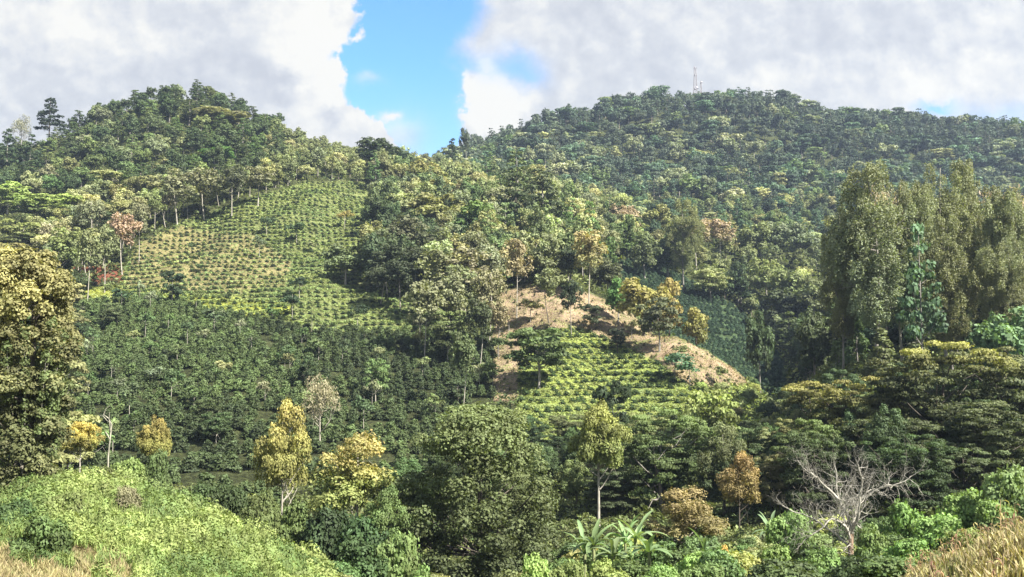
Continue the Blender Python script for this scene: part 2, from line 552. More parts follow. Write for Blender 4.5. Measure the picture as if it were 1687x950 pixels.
def cl_tall(rs, H, R, n=46, base=.18):
    """upswept leafy sprays round several stems, ragged at the top"""
    out = []
    for st in range(7):
        a0 = rs.uniform(0, 6.283)
        q0 = R * (0 if st == 0 else rs.uniform(.3, .62))
        Hs = H * (1 if st == 0 else rs.uniform(.74, .96))
        for i in range(n // 5):
            f = rs.uniform(base, 1) ** .9
            sp = R * .42 * math.sin(math.pi * min(1, max(0.02, (1.04 - f) / (1.04 - base))) ** .7) + .15 * R
            a = rs.uniform(0, 6.283)
            rr = R * rs.uniform(.10, .19)
            out.append((math.cos(a0) * q0 * min(1, f * 1.6) + math.cos(a) * sp * rs.uniform(.3, 1), math.sin(a0) * q0 * min(1, f * 1.6) + math.sin(a) * sp * rs.uniform(.3, 1),
                        min(f * Hs, H - rr * 2), rr, rr * rs.uniform(1.4, 2.4)))
    return out


def cl_pine(rs, H, R, tiers=9, base=.38):
    out = []
    for t in range(tiers):
        f = t / (tiers - 1)
        z = H * (base + (1 - base) * f * .97)
        Rt = R * (1 - .72 * f ** 1.3) * rs.uniform(.75, 1.1)
        m = max(2, int(5 * (1 - .5 * f)))
        a0 = rs.uniform(0, 6.28)
        for k in range(m):
            a = a0 + k * 6.283 / m + rs.normal() * .3
            rr = R * rs.uniform(.24, .4) * (1 - .35 * f)
            q = Rt * rs.uniform(.4, .95)
            out.append((math.cos(a) * q, math.sin(a) * q, z + rs.normal() * H * .015, rr, rr * .5))
    return out


def cl_cone(rs, H, R, n=34, base=.08):
    out = []
    for i in range(n):
        f = rs.uniform(0, 1) ** .8
        Rt = R * (1 - f) ** .8 + .12 * R
        a = rs.uniform(0, 6.283)
        rr = R * (.42 - .22 * f)
        out.append((math.cos(a) * max(0, Rt - rr * .6) * .9, math.sin(a) * max(0, Rt - rr * .6) * .9, H * (base + (.98 - base) * f), rr, rr * .8))
    out.append((0, 0, H * .95, R * .15, R * .3))
    return out


def cl_shrub(rs, H, R, n=16):
    out = []
    for i in range(n):
        a = rs.uniform(0, 6.283)
        k = math.sqrt(rs.uniform(0, 1)) * .72
        rr = R * rs.uniform(.26, .44)
        z = H * (1 - k * k * .7) * rs.uniform(.45, 1) - rr * .6
        out.append((math.cos(a) * R * k, math.sin(a) * R * k, max(rr * .4, z), rr, rr * .85))
    return out


# ------------------------------------------------------------------ materials
def mat(name):
    m_ = bpy.data.materials.new(name)
    m_.use_nodes = True
    nt = NT(m_.node_tree)
    nt.n.clear()
    o = nt.n.new('ShaderNodeOutputMaterial')
    return m_, nt, o


def attr(nt, name, kind='GEOMETRY', out='Fac'):
    a = nt.n.new('ShaderNodeAttribute')
    a.attribute_type = kind
    a.attribute_name = name
    return a.outputs[out]


def make_foliage():
    m_, nt, o = mat('foliage')
    oi = nt.n.new('ShaderNodeObjectInfo')
    tint, tip = attr(nt, 'tint'), attr(nt, 'tip')
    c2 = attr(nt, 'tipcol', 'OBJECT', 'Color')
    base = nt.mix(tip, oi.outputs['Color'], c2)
    geo = nt.n.new('ShaderNodeNewGeometry')
    big = nt.noise(geo.outputs['Position'], 0.35, 3.0, 0.6)
    var = nt.m('ADD', 0.75, nt.m('MULTIPLY', tint, 0.95))
    var = nt.m('MULTIPLY', var, nt.rng(big, 0.3, 0.7, 0.8, 1.2))
    bright = nt.mix(1.0, base, nt.comb(var, var, var), 'MULTIPLY')
    hs = nt.n.new('ShaderNodeHueSaturation')
    nt.l.new(nt.m('ADD', 0.485, nt.m('MULTIPLY', tint, 0.03)), hs.inputs['Hue'])
    hs.inputs['Saturation'].default_value = 0.84
    nt.l.new(nt.mix(1.0, bright, (1.05, 1.04, 0.78), 'MULTIPLY'), hs.inputs['Color'])
    p = nt.n.new('ShaderNodeBsdfPrincipled')
    nt.l.new(hs.outputs[0], p.inputs['Base Color'])
    p.inputs['Roughness'].default_value = 0.62
    p.inputs['Specular IOR Level'].default_value = 0.22
    tr = nt.n.new('ShaderNodeBsdfTranslucent')
    nt.l.new(nt.mix(1.0, hs.outputs[0], (1.3, 1.35, 0.55), 'MULTIPLY'), tr.inputs[0])
    mx = nt.n.new('ShaderNodeMixShader')
    mx.inputs[0].default_value = 0.28
    nt.l.new(p.outputs[0], mx.inputs[1])
    nt.l.new(tr.outputs[0], mx.inputs[2])
    nt.l.new(mx.outputs[0], o.inputs[0])
    return m_


def make_bark():
    m_, nt, o = mat('bark')
    oi = nt.n.new('ShaderNodeObjectInfo')
    c2 = attr(nt, 'barkcol', 'OBJECT', 'Color')
    tc = nt.n.new('ShaderNodeTexCoord').outputs['Object']
    mp = nt.n.new('ShaderNodeMapping')
    nt.l.new(tc, mp.inputs[0])
    mp.inputs['Scale'].default_value = (3, 3, .6)
    n = nt.noise(mp.outputs[0], 2.2, 5.0, .65)
    f = nt.rng(n, .3, .7, .45, 1.35)
    col = nt.mix(1.0, c2, nt.comb(f, f, f), 'MULTIPLY')
    p = nt.n.new('ShaderNodeBsdfPrincipled')
    nt.l.new(col, p.inputs['Base Color'])
    p.inputs['Roughness'].default_value = .9
    bp = nt.n.new('ShaderNodeBump')
    bp.inputs['Strength'].default_value = .6
    bp.inputs['Distance'].default_value = .05
    nt.l.new(n, bp.inputs['Height'])
    nt.l.new(bp.outputs[0], p.inputs['Normal'])
    nt.l.new(p.outputs[0], o.inputs[0])
    return m_


def make_ground():
    m_, nt, o = mat('hillside_ground')
    vc = attr(nt, 'soil', 'GEOMETRY', 'Color')
    geo = nt.n.new('ShaderNodeNewGeometry')
    pos = geo.outputs['Position']
    n1 = nt.noise(pos, .16, 5.0, .65)
    n2 = nt.noise(pos, 1.3, 6.0, .7)
    n3 = nt.noise(pos, 5.0, 4.0, .7)
    f = nt.m('MULTIPLY', nt.rng(n1, .3, .7, .6, 1.25), nt.m('MULTIPLY', nt.rng(n2, .3, .72, .5, 1.4), nt.rng(n3, .3, .7, .65, 1.3)))
    col = nt.mix(1.0, vc, nt.comb(f, f, f), 'MULTIPLY')
    grass = nt.rng(n2, .48, .66)
    col = nt.mix(nt.m('MULTIPLY', grass, attr(nt, 'weedy')), col, (.12, .15, .035))
    p = nt.n.new('ShaderNodeBsdfPrincipled')
    nt.l.new(col, p.inputs['Base Color'])
    p.inputs['Roughness'].default_value = 1
    p.inputs['Specular IOR Level'].default_value = .05
    bp = nt.n.new('ShaderNodeBump')
    bp.inputs['Strength'].default_value = 1.0
    bp.inputs['Distance'].default_value = .35
    nt.l.new(nt.m('ADD', n2, nt.m('MULTIPLY', n3, .4)), bp.inputs['Height'])
    nt.l.new(bp.outputs[0], p.inputs['Normal'])
    nt.l.new(p.outputs[0], o.inputs[0])
    return m_


def make_metal():
    m_, nt, o = mat('galvanised_steel')
    n = nt.noise(nt.n.new('ShaderNodeTexCoord').outputs['Object'], 1.5, 4.0)
    oi = nt.n.new('ShaderNodeObjectInfo')
    f = nt.rng(n, .3, .7, .8, 1.15)
    p = nt.n.new('ShaderNodeBsdfPrincipled')
    nt.l.new(nt.mix(1.0, oi.outputs['Color'], nt.comb(f, f, f), 'MULTIPLY'), p.inputs['Base Color'])
    p.inputs['Metallic'].default_value = .3
    p.inputs['Roughness'].default_value = .55
    nt.l.new(p.outputs[0], o.inputs[0])
    return m_


FOL, BARK, GROUND, METAL = make_foliage(), make_bark(), make_ground(), make_metal()

# ------------------------------------------------------------------ the ground sheet
def sinh_axis(n, lim, k):
    t = np.linspace(-1, 1, n)
    return np.sinh(t * k) / math.sinh(k) * lim


def build_ground():
    u_in = np.linspace(-.62, .62, 520)
    u_out = .62 * (1.12 ** np.arange(1, 10))
    U = np.concatenate([-u_out[::-1], u_in, u_out])
    Y = np.concatenate([[-600, -350, -200, -120, -70, -40, -22, -12, -6, -2, 2, 5, 8, 11], np.exp(np.linspace(math.log(14), math.log(1100), 480)), [1250, 1500, 1900, 2500, 3200, 4000]])
    gu, gy = np.meshgrid(U, Y, indexing='ij')
    X = gu * np.sqrt(gy * gy + 150.0 ** 2)
    Z = height(X, gy)
    V = np.stack([X, gy, Z], -1).reshape(-1, 3)
    nu, ny = len(U), len(Y)
    i = np.arange(nu - 1)[:, None] * ny
    j = np.arange(ny - 1)[None, :]
    Fq = np.stack([i + j, i + ny + j, i + ny + j + 1, i + j + 1], -1).reshape(-1, 4)
    me = mesh_from('hillside', V, Fq, np.zeros(len(Fq)), np.zeros(len(Fq)), np.zeros(len(Fq)), [GROUND], smooth=True)
    x, y, z = V.T
    col = np.tile(np.array([.045, .05, .022]), (len(V), 1))
    weedy = np.full(len(V), .5)
    def zone(zn, c, w):
        k = in_zone(zn, x, np.maximum(y, 1), z) & (y > 10)
        col[k] = c
        weedy[k] = w
    zone(Z_UPPER, (.14, .155, .06), .6)
    zone(Z_DRY, (.215, .185, .085), .5)
    zone(Z_YELLOW, (.25, .27, .05), .5)
    zone(Z_COFFEE, (.04, .045, .02), .2)
    zone(Z_RED, (.31, .225, .15), .7)
    zone(Z_TERR, (.21, .25, .06), .5)
    zone(Z_RSLOPE, (.19, .24, .05), .6)
    zone(Z_VALLEY, (.05, .075, .035), .2)
    zone(([(120, 440), (200, 435), (205, 462), (125, 465)], 230, 360), (.17, .065, .038), 0)
    k = (y < 62) & (y > 10) & (x < 0)
    col[k] = (.14, .18, .035)
    k = (y < 40) & (x > 10)
    col[k] = (.22, .17, .07)
    k = (y < 46) & (x < -.385 * y) & (y > 10)
    col[k] = (.30, .22, .12)
    c4 = np.concatenate([col, np.ones((len(col), 1))], 1).astype(np.float32)
    at = me.attributes.new('soil', 'FLOAT_COLOR', 'POINT')
    at.data.foreach_set('color', c4.ravel())
    at = me.attributes.new('weedy', 'FLOAT', 'POINT')
    at.data.foreach_set('value', weedy.astype(np.float32))
    o = bpy.data.objects.new('hillside', me)
    COL.objects.link(o)
    o['kind'] = 'structure'
    return o


build_ground()

# ------------------------------------------------------------------ things
def link_mesh(name, me, parent=None, color=(1, 1, 1), tipcol=None, barkcol=(.2, .17, .13)):
    o = bpy.data.objects.new(name, me)
    COL.objects.link(o)
    if parent:
        o.parent = parent
    o.color = (*color, 1)
    o['tipcol'] = [float(c) for c in (tipcol or color)]
    o['barkcol'] = [float(c) for c in barkcol]
    return o


def tag(o, label, cat, group=None, kind=None):
    if label:
        o['label'] = label
    if cat:
        o['category'] = cat
    if group:
        o['group'] = group
    if kind:
        o['kind'] = kind
    return o


PROTO = {}          # kind -> list of (trunk mesh or None, crown mesh, H, R)
RS = np.random.RandomState(11)


def proto(kind, H, R, clumps, leaf, cover, kite, r0, nlimb, seed, single=False, z0=.35, top=.8, lean=(0, 0), up=.2, lower=-.6, split=1, tipz=None, sides=6, rough=.5, maxn=60000):
    rs = np.random.RandomState(seed)
    cb = MB()
    crown(cb, rs, clumps, leaf, cover, kite, up=up, lower=lower, tipz=tipz, rough=rough, maxn=maxn)
    if single:
        if r0:
            limbs(cb, rs, H, r0, clumps, nlimb, z0, 1, lean, top, 5, 0)
        PROTO.setdefault(kind, []).append((None, cb.data(kind + '_tree', [FOL, BARK]), H, R))
    else:
        tb = MB()
        if r0:
            limbs(tb, rs, H, r0, clumps, nlimb, z0, 0, lean, top, sides, split)
            tm = tb.data('trunk', [BARK])
        else:
            tm = None
        PROTO.setdefault(kind, []).append((tm, cb.data('crown', [FOL]), H, R))


def rs_(s):
    return np.random.RandomState(s)


def hero_clumps():
    rs = rs_(202)
    out = []
    for i in range(190):
        f = rs.uniform(.04, 1)
        Rz = 8 * np.interp(f, [0, .3, .6, .8, .93, 1], [.8, .98, 1, .78, .48, .15])
        a = rs.uniform(0, 6.283)
        rr = rs.uniform(.9, 1.5)
        k = max(0, Rz - rr * .7) * rs.uniform(.5, 1)
        out.append((math.cos(a) * k, math.sin(a) * k, min(18 * f, 18 - rr), rr, rr * .85))
    return out


# mid-distance trees, 130-550 m away
for k in range(4):
    proto('broad', 13, 5, cl_broad(rs_(20 + k), 13, 5, 46, .10, .27, .9), .62, .85, False, .26, 10, 120 + k, top=.75)
for k in range(3):
    proto('umbrella', 11, 5.4, cl_umbrella(rs_(30 + k), 11, 5.4, 44, 4, .38, .35), .5, 1.0, False, .24, 12, 130 + k, z0=.3, top=.7, lean=(.4, .2))
for k in range(3):
    proto('pale', 15, 3.6, cl_broad(rs_(40 + k), 15, 3.6, 34, .34, .27, 1.0), .46, .66, False, .12, 16, 140 + k, z0=.2, top=.85, lean=(1.3 * (k - 1), .6))
for k in range(3):
    proto('pine', 18, 4.2, cl_pine(rs_(50 + k), 18, 4.2), .55, .85, False, .22, 12, 150 + k, top=.97, z0=.3)
for k in range(2):
    proto('cone', 9, 2.4, cl_cone(rs_(60 + k), 9, 2.4), .42, .8, False, .14, 4, 160 + k, top=.9)
for k in range(3):
    proto('sapling', 7, 2.1, cl_broad(rs_(70 + k), 7, 2.1, 13, .38, .36, .7), .36, .6, False, .07, 7, 170 + k, top=.85)
for k in range(3):
    proto('twiggy', 9, 4, cl_broad(rs_(80 + k), 9, 4, 22, .25, .34, .9), .30, .16, True, .2, 20, 180 + k, z0=.15, top=.7, split=3)
for k in range(3):
    proto('tall', 26, 5.6, cl_tall(rs_(90 + k), 26, 5.6, 100, .26), .26, .55, True, .22, 38, 190 + k, z0=.10, top=.93, rough=.9, maxn=62000)
# near trees
for k in range(2):
    proto('nearbroad', 12, 5, cl_broad(rs_(200 + k), 12, 5, 80, .08, .2, .9), .30, .95, True, .24, 22, 210 + k, z0=.2, top=.8, sides=9)
proto('hero', 18, 8, hero_clumps(), .30, .95, True, .34, 30, 212, z0=.2, top=.85, sides=9, maxn=60000)
for k in range(2):
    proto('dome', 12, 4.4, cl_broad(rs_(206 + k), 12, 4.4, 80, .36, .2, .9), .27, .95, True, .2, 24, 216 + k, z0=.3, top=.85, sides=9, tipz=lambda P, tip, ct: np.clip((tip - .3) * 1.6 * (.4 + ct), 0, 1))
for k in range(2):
    proto('nearumbrella', 12, 7.5, cl_umbrella(rs_(220 + k), 12, 7.5, 120, 6, .30, .12), .30, 1.0, True, .3, 26, 230 + k, z0=.15, top=.7, sides=9, maxn=45000, tipz=lambda P, tip, ct: np.clip((tip - .62) * 2.6 * (.3 + ct), 0, 1))  # tip colour kept to the crown top, painting it as sunlit
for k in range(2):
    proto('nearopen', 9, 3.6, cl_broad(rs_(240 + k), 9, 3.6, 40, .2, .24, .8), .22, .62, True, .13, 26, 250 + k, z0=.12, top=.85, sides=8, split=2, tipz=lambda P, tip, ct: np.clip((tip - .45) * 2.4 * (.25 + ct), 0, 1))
for k in range(3):
    proto('shrub', 2.6, 2.0, cl_shrub(rs_(260 + k), 2.6, 2.0, 22), .22, .95, True, 0, 0, 270 + k)
for k in range(2):
    proto('nearsapling', 6, 1.9, cl_broad(rs_(280 + k), 6, 1.9, 22, .3, .3, .8), .20, .7, True, .07, 10, 290 + k, top=.85)
# distant ridge trees: one mesh each
for k in range(5):
    proto('ridge', 12, 5.0, cl_broad(rs_(300 + k), 12, 5.0, 22, .12, .30, .9), .8, .72, False, .3, 3, 310 + k, single=True)
for k in range(2):
    proto('ridgepine', 15, 3.6, cl_pine(rs_(320 + k), 15, 3.6, 7, .3), .85, .7, False, .25, 0, 330 + k, single=True, top=.95)
for k in range(2):
    proto('ridgeflat', 12, 5.6, cl_umbrella(rs_(340 + k), 12, 5.6, 20, 3, .45), .95, .8, False, .3, 4, 350 + k, single=True, top=.8)

# palette (linear base colours)
DK = (.026, .046, .018)
MD = (.052, .085, .026)
GR = (.075, .12, .03)
BG = (.13, .19, .04)
YG = (.18, .22, .045)
OL = (.125, .14, .058)
LO = (.19, .20, .10)
GY = (.125, .14, .085)
BL = (.045, .085, .055)
DB = (.028, .050, .034)
YE = (.42, .30, .035)
OR = (.42, .22, .04)
TN = (.24, .19, .09)
PK = (.28, .19, .135)
PALEB = (.34, .31, .25)
GREYB = (.22, .20, .17)
DARKB = (.09, .075, .055)

COUNT = {}


def put_tree(name, kind, x, y, z, H, R, color, label, cat, group=None, tipcol=None, bark=GREYB, rot=None, var=None):
    ps = PROTO[kind]
    tm, cm, H0, R0 = ps[(COUNT.setdefault(kind, 0) if var is None else var) % len(ps)]
    COUNT[kind] = COUNT.get(kind, 0) + 1
    sz = H / H0
    sx = R / R0 if R else sz
    if rot is None:
        rot = RS.uniform(0, 6.283)
    if tm is None:
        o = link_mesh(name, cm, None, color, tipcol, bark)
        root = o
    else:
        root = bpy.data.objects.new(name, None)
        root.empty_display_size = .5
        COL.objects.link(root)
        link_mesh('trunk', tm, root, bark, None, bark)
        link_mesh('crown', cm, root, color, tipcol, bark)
    root.location = (x, y, z)
    root.rotation_euler = (0, 0, rot)
    root.scale = (sx, sx, sz)
    tag(root, label, cat, group)
    return root


LOG = []
HR = {'broad': (8, 17), 'umbrella': (6, 13), 'pale': (9, 21), 'pine': (9, 26), 'cone': (5, 11), 'sapling': (3.5, 8), 'tall': (20, 34), 'twiggy': (5, 12), 'shrub': (1.3, 4.5),
      'nearopen': (5, 12), 'nearbroad': (7, 22), 'nearumbrella': (8, 18), 'dome': (4, 13)}


def at(name, kind, px, top, Y, w, color, label, cat='tree', group=None, tipcol=None, bark=GREYB, hfix=None, **kw):
    """a tree rooted on the ground at distance Y whose top shows at (px, top) and whose crown is w px wide"""
    u, t = ray(px, top)
    h0, h1 = hfix or HR.get(kind, (1.2, 40))
    h1 = max(h1, w * .5 * Y / F * (1.9 if 'umbrella' in kind else 2.3))
    Ys = Y * np.exp(np.linspace(-.5, .55, 211))
    Hs = t * Ys - height(u * Ys, Ys)
    cost = np.abs(np.log(Ys / Y)) + 1.2 * np.maximum(0, h0 - Hs) / h0 + 1.2 * np.maximum(0, Hs - h1) / h1
    k = int(np.argmin(cost))
    Y, H = float(Ys[k]), float(Hs[k])
    x = u * Y
    zg = hz(x, Y)
    LOG.append((round(H, 1), name, px, top, round(Y)))
    if name.endswith('shrub') and cat == 'tree':
        cat = 'bush'
    H = max(H, 1.0)
    return put_tree(name, kind, x, Y, zg - .1, H, w * .56 * Y / F, color, label, cat, group, tipcol, bark, **kw)

# ------------------------------------------------------------------ special near trees
def vine_tree():
    Y, px, top = 68.0, 52, 412
    u, t = ray(px, top)
    x = u * Y
    zg = hz(x, Y) - .1
    H = t * Y - zg
    rs = rs_(900)
    cls = []
    for i in range(150):
        f = rs.uniform(.05, 1) ** .85
        R = np.interp(f, [0, .15, .35, .55, .75, .9, 1], [1.2, 1.9, 2.7, 3.6, 3.5, 2.7, 1.6])
        a = rs.uniform(0, 6.283)
        k = R * rs.uniform(.35, .95)
        rr = rs.uniform(.55, 1.0)
        cls.append((math.cos(a) * k, math.sin(a) * k, H * f - rr * .8, rr, rr * rs.uniform(.7, 1.3)))
    root = bpy.data.objects.new('vine_covered_tree', None)
    COL.objects.link(root)
    root.location = (x, Y, zg)
    tb = MB()
    limbs(tb, rs, H, .38, cls, 34, .2, 0, (.4, .2), .9, 9, 1)
    link_mesh('trunk', tb.data('trunk', [BARK]), root, GREYB, None, (.16, .14, .11))
    cb = MB()
    crown(cb, rs, cls, .24, 1.0, True, up=.35, tipz=lambda P, tip, ct: np.clip((tip - .35) * 1.4 * (.3 + ct), 0, 1))
    link_mesh('crown', cb.data('crown', [FOL]), root, (.10, .11, .048), (.25, .22, .085))
    vb = MB()
    for i in range(26):
        a = rs.uniform(0, 6.283)
        r = rs.uniform(1.2, 2.9)
        z1 = rs.uniform(.35, .7) * H
        p = curve_pts((math.cos(a) * r, math.sin(a) * r, z1), (math.cos(a) * r * .8, math.sin(a) * r * .8, z1 - rs.uniform(2, 5)), (0, 0, -.2), 5)
        vb.tube(p, [.02] * 5, 4)
        crown(vb, rs, [(q[0], q[1], q[2], .35, .5) for q in p], .2, .8, True, mi=1)
    link_mesh('hanging_vines', vb.data('hanging_vines', [BARK, FOL]), root, (.09, .12, .04), None, GREYB)
    tag(root, 'tall tree wrapped in hanging yellowish vines at the left edge of the photo', 'tree')


def branch_rec(mb, rs, p, d, L, r, depth, spread, grav=.05, ends=None):
    n = 4
    pts = [p]
    dd = d.copy()
    for i in range(n):
        dd = unit(dd + rs.normal(size=3) * .16 + np.array([0, 0, grav]))
        pts.append(pts[-1] + dd * L / n)
    r1 = r * .68
    mb.tube(pts, np.linspace(r, r1, n + 1), 7 if r > .06 else (5 if r > .02 else 3))
    if depth == 0:
        return
    m_ = 3 if rs.rand() < .45 else 2
    for i in range(m_):
        nd = unit(dd + rs.normal(size=3) * spread)
        branch_rec(mb, rs, pts[-1], nd, L * rs.uniform(.62, .92), r1 * rs.uniform(.62, .9), depth - 1, spread, grav)
    if rs.rand() < .7 and depth > 1:
        nd = unit(dd + rs.normal(size=3) * spread * 1.3)
        branch_rec(mb, rs, pts[2], nd, L * .6, r1 * .5, depth - 2, spread, grav)


def bare_tree():
    Y = 58.0
    u, t = ray(1402, 935)
    x = u * Y
    zg = hz(x, Y) - .2
    k = Y / F          # metres per photo pixel at this distance
    root = bpy.data.objects.new('bare_tree', None)
    COL.objects.link(root)
    root.location = (x, Y, zg)
    P = lambda px, py, dy=0: np.array([(px - 1402) * k, dy, t * Y - zg + (935 - py) * k])
    rs = rs_(77)
    tb = MB()
    fork = P(1404, 880)
    tb.tube([(0, 0, -.3), P(1403, 925), P(1402, 905), fork], [.24, .2, .17, .16], 10)
    root_t = link_mesh('trunk', tb.data('trunk', [BARK]), root, GREYB, None, (.25, .17, .11))
    limb_paths = [
        ([fork, P(1396, 850, -.3), P(1370, 815, -.5), P(1340, 790, -.6), P(1318, 775, -.4)], .13, .03),
        ([fork, P(1388, 838, .4), P(1386, 810, .7), P(1388, 790, .8)], .10, .04),
        ([fork, P(1414, 850, .2), P(1424, 826, .3), P(1448, 814, .1), P(1466, 803, -.2), P(1480, 803, -.4), P(1504, 791, -.6)], .12, .03),
        ([P(1402, 890), P(1385, 862, -.8), P(1360, 852, -1.2), P(1335, 868, -1.5), P(1316, 880, -1.4)], .09, .03),
        ([P(1400, 900), P(1375, 880, .8), P(1345, 860, 1.4), P(1310, 850, 1.8)], .08, .03),
        ([fork, P(1412, 855, -.6), P(1410, 820, -1.0), P(1416, 790, -1.2), P(1408, 772, -1.3)], .09, .03),
        ([P(1404, 898), P(1396, 896, -.4), P(1384, 906, -.6)], .05, .02),
    ]
    for pts, r0, r1 in limb_paths:
        pts = np.array(pts)
        m_ = len(pts)
        tt = np.linspace(0, m_ - 1, m_ * 3)
        pp = np.stack([np.interp(tt, np.arange(m_), pts[:, c]) for c in range(3)], 1)
        pp[1:-1] = (pp[:-2] + 2 * pp[1:-1] + pp[2:]) / 4 + rs.normal(size=(len(pp) - 2, 3)) * .03
        lb = MB()
        lb.tube(pp, np.linspace(r0, r1, len(pp)), 7)
        for q in range(2, len(pp)):
            f = q / len(pp)
            dirn = unit(pp[q] - pp[q - 1])
            for _ in range(1 if q % 2 else 2):
                nd = unit(dirn * .6 + rs.normal(size=3) * .75 + np.array([0, 0, .35]))
                branch_rec(lb, rs, pp[q], nd, rs.uniform(.45, .8), max(.018, (r0 * (1 - f) + r1 * f) * .42), 3, .55, .05)
        branch_rec(lb, rs, pp[-1], dirn, .6, r1, 3, .55, .04)
        link_mesh('limb', lb.data('limb', [BARK]), root, PALEB, None, (.37, .345, .28))
    root.scale = (.9, .9, 1.0)
    tag(root, 'leafless pale grey tree with wide crooked limbs above the green bushes at lower right', 'tree')


def crooked_dead():
    Y = 76.0
    u, t = ray(178, 765)
    x = u * Y
    zg = hz(x, Y) - .3
    k = Y / F
    P = lambda px, py, dy=0: np.array([(px - 178) * k, dy, t * Y - zg + (765 - py) * k])
    mb = MB()
    for pts, r in [([(0, 0, 0), P(178, 750), P(180, 725), P(182, 700), P(176, 690)], .07), ([P(182, 702), P(172, 694, .2), P(164, 686, .3), P(152, 688, .4)], .04),
                   ([P(176, 690), P(168, 684), P(172, 674), P(178, 670)], .04), ([P(180, 725), P(175, 716), P(172, 712)], .05), ([P(180, 710), P(180, 690, -.3), P(181, 680, -.4)], .05)]:
        pts = np.array(pts)
        mb.tube(pts, np.linspace(r, r * .5, len(pts)), 7)
    root = link_mesh('dead_tree', mb.data('dead_tree', [BARK]), None, PALEB, None, (.30, .28, .21))
    root.location = (x, Y, zg)
    tag(root, 'thin crooked dead trunk standing just right of the round yellow tree', 'tree')


def banana_protos():
    out = []
    for s in range(3):
        rs = rs_(600 + s)
        sm = MB()
        hs = 1.5 + .5 * s
        sm.tube([(0, 0, -.2), (.03, 0, hs * .5), (.05, .02, hs)], [.16, .13, .09], 8)
        leaves = []
        for i in range(11):
            a = i * 2.4 + rs.uniform(-.3, .3)
            lift = rs.uniform(.1, 1.3)
            L = rs.uniform(1.5, 2.2)
            W = rs.uniform(.17, .26)
            nseg = 9
            p = np.array([0, 0, hs - .05])
            e = lift
            lb = MB()
            Vv, Ff = [], []
            for j in range(nseg + 1):
                f = j / nseg
                w = W * (0.12 if j == 0 else math.sin(math.pi * min(1, f * .93 + .07)) ** .55)
                w *= rs.uniform(.55, 1.0)
                d = np.array([math.cos(a) * math.cos(e), math.sin(a) * math.cos(e), math.sin(e)])
                sdir = np.array([-math.sin(a), math.cos(a), 0])
                upn = np.cross(d, sdir) * -1
                Vv += [p + sdir * w - upn * w * .35, p, p - sdir * w - upn * w * .35]
                p = p + d * L / nseg
                e -= (.9 + .5 * rs.rand()) / nseg * (1.2 if lift < .9 else .8)
                if j:
                    b = (j - 1) * 3
                    Ff += [(b, b + 1, b + 4, b + 3), (b + 1, b + 2, b + 5, b + 4)]
            lb.mesh(Vv, Ff, rs.uniform(.3, .9))
            leaves.append(lb.data('leaf', [FOL]))
        out.append((sm.data('stem', [BARK]), leaves, hs))
    return out


def banana(px, top, Y, size, color, label, var, rot):
    u, t = ray(px, top)
    x = u * Y
    zg = hz(x, Y)
    sm, leaves, hs = BAN[var % 3]
    root = bpy.data.objects.new('banana_plant', None)
    COL.objects.link(root)
    H = (t * Y - zg)
    LOG.append((round(H, 1), 'banana_plant', px, top, Y))
    H = min(H, 3.4)
    root.location = (x, Y, zg - .05)
    sz = max(.6, H / (hs + 1.1))
    root.scale = (size, size, sz)
    root.rotation_euler = (0, 0, rot)
    link_mesh('stem', sm, root, GREYB, None, (.20, .22, .09))
    for lm in leaves:
        link_mesh('leaf', lm, root, color, color)
    tag(root, label, 'banana plant')


BAN = banana_protos()
vine_tree()
bare_tree()
crooked_dead()

# ------------------------------------------------------------------ trees one can point to
T = 'tree'
# foreground and the hollow
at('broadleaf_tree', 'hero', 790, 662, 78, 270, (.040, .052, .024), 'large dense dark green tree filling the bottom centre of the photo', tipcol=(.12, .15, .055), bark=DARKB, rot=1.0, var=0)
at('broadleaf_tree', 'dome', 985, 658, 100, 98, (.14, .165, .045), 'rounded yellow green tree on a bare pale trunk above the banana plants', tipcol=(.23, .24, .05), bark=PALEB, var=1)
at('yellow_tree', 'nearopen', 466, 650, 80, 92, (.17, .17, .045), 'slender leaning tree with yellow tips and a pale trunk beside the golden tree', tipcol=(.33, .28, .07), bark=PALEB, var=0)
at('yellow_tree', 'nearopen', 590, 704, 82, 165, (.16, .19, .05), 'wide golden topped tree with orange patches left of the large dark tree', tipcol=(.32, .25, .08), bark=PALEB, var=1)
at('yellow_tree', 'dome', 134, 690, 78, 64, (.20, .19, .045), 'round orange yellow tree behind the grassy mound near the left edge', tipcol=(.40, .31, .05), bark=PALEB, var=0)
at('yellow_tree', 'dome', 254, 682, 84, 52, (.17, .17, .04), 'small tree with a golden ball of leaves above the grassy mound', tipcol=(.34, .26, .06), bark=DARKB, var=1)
at('shrub', 'shrub', 262, 735, 80, 46, (.075, .11, .035), 'green vine clad bush below the golden ball tree')
at('shrub', 'shrub', 210, 748, 76, 60, (.12, .17, .04), 'bright green leafy bush right of the dead crooked trunk')
at('shrub', 'shrub', 170, 764, 63, 46, (.10, .12, .04), 'low olive bush on the crest of the grassy mound')
at('shrub', 'shrub', 208, 795, 55, 46, (.17, .16, .10), 'pale wispy tuft bush on the middle of the grassy mound')
at('shrub', 'shrub', 385, 792, 76, 60, (.05, .075, .028), 'dark rounded bush at the right end of the mound crest')
at('shrub', 'shrub', 428, 806, 72, 58, (.10, .13, .04), 'olive green bush between the mound and the leaning yellow tree')
at('shrub', 'shrub', 335, 790, 78, 60, (.045, .07, .025), 'small dark bush behind the mound crest under the coffee')
at('orange_tree', 'nearopen', 1215, 738, 92, 72, (.17, .13, .045), 'small tree with rusty orange leaves in the dark hollow', tipcol=(.28, .18, .06), bark=DARKB, var=0)
at('dry_shrub', 'nearopen', 1128, 798, 70, 135, (.17, .14, .06), 'wide brownish half dry shrub behind the banana plants', tipcol=(.25, .19, .08), bark=GREYB, var=1)
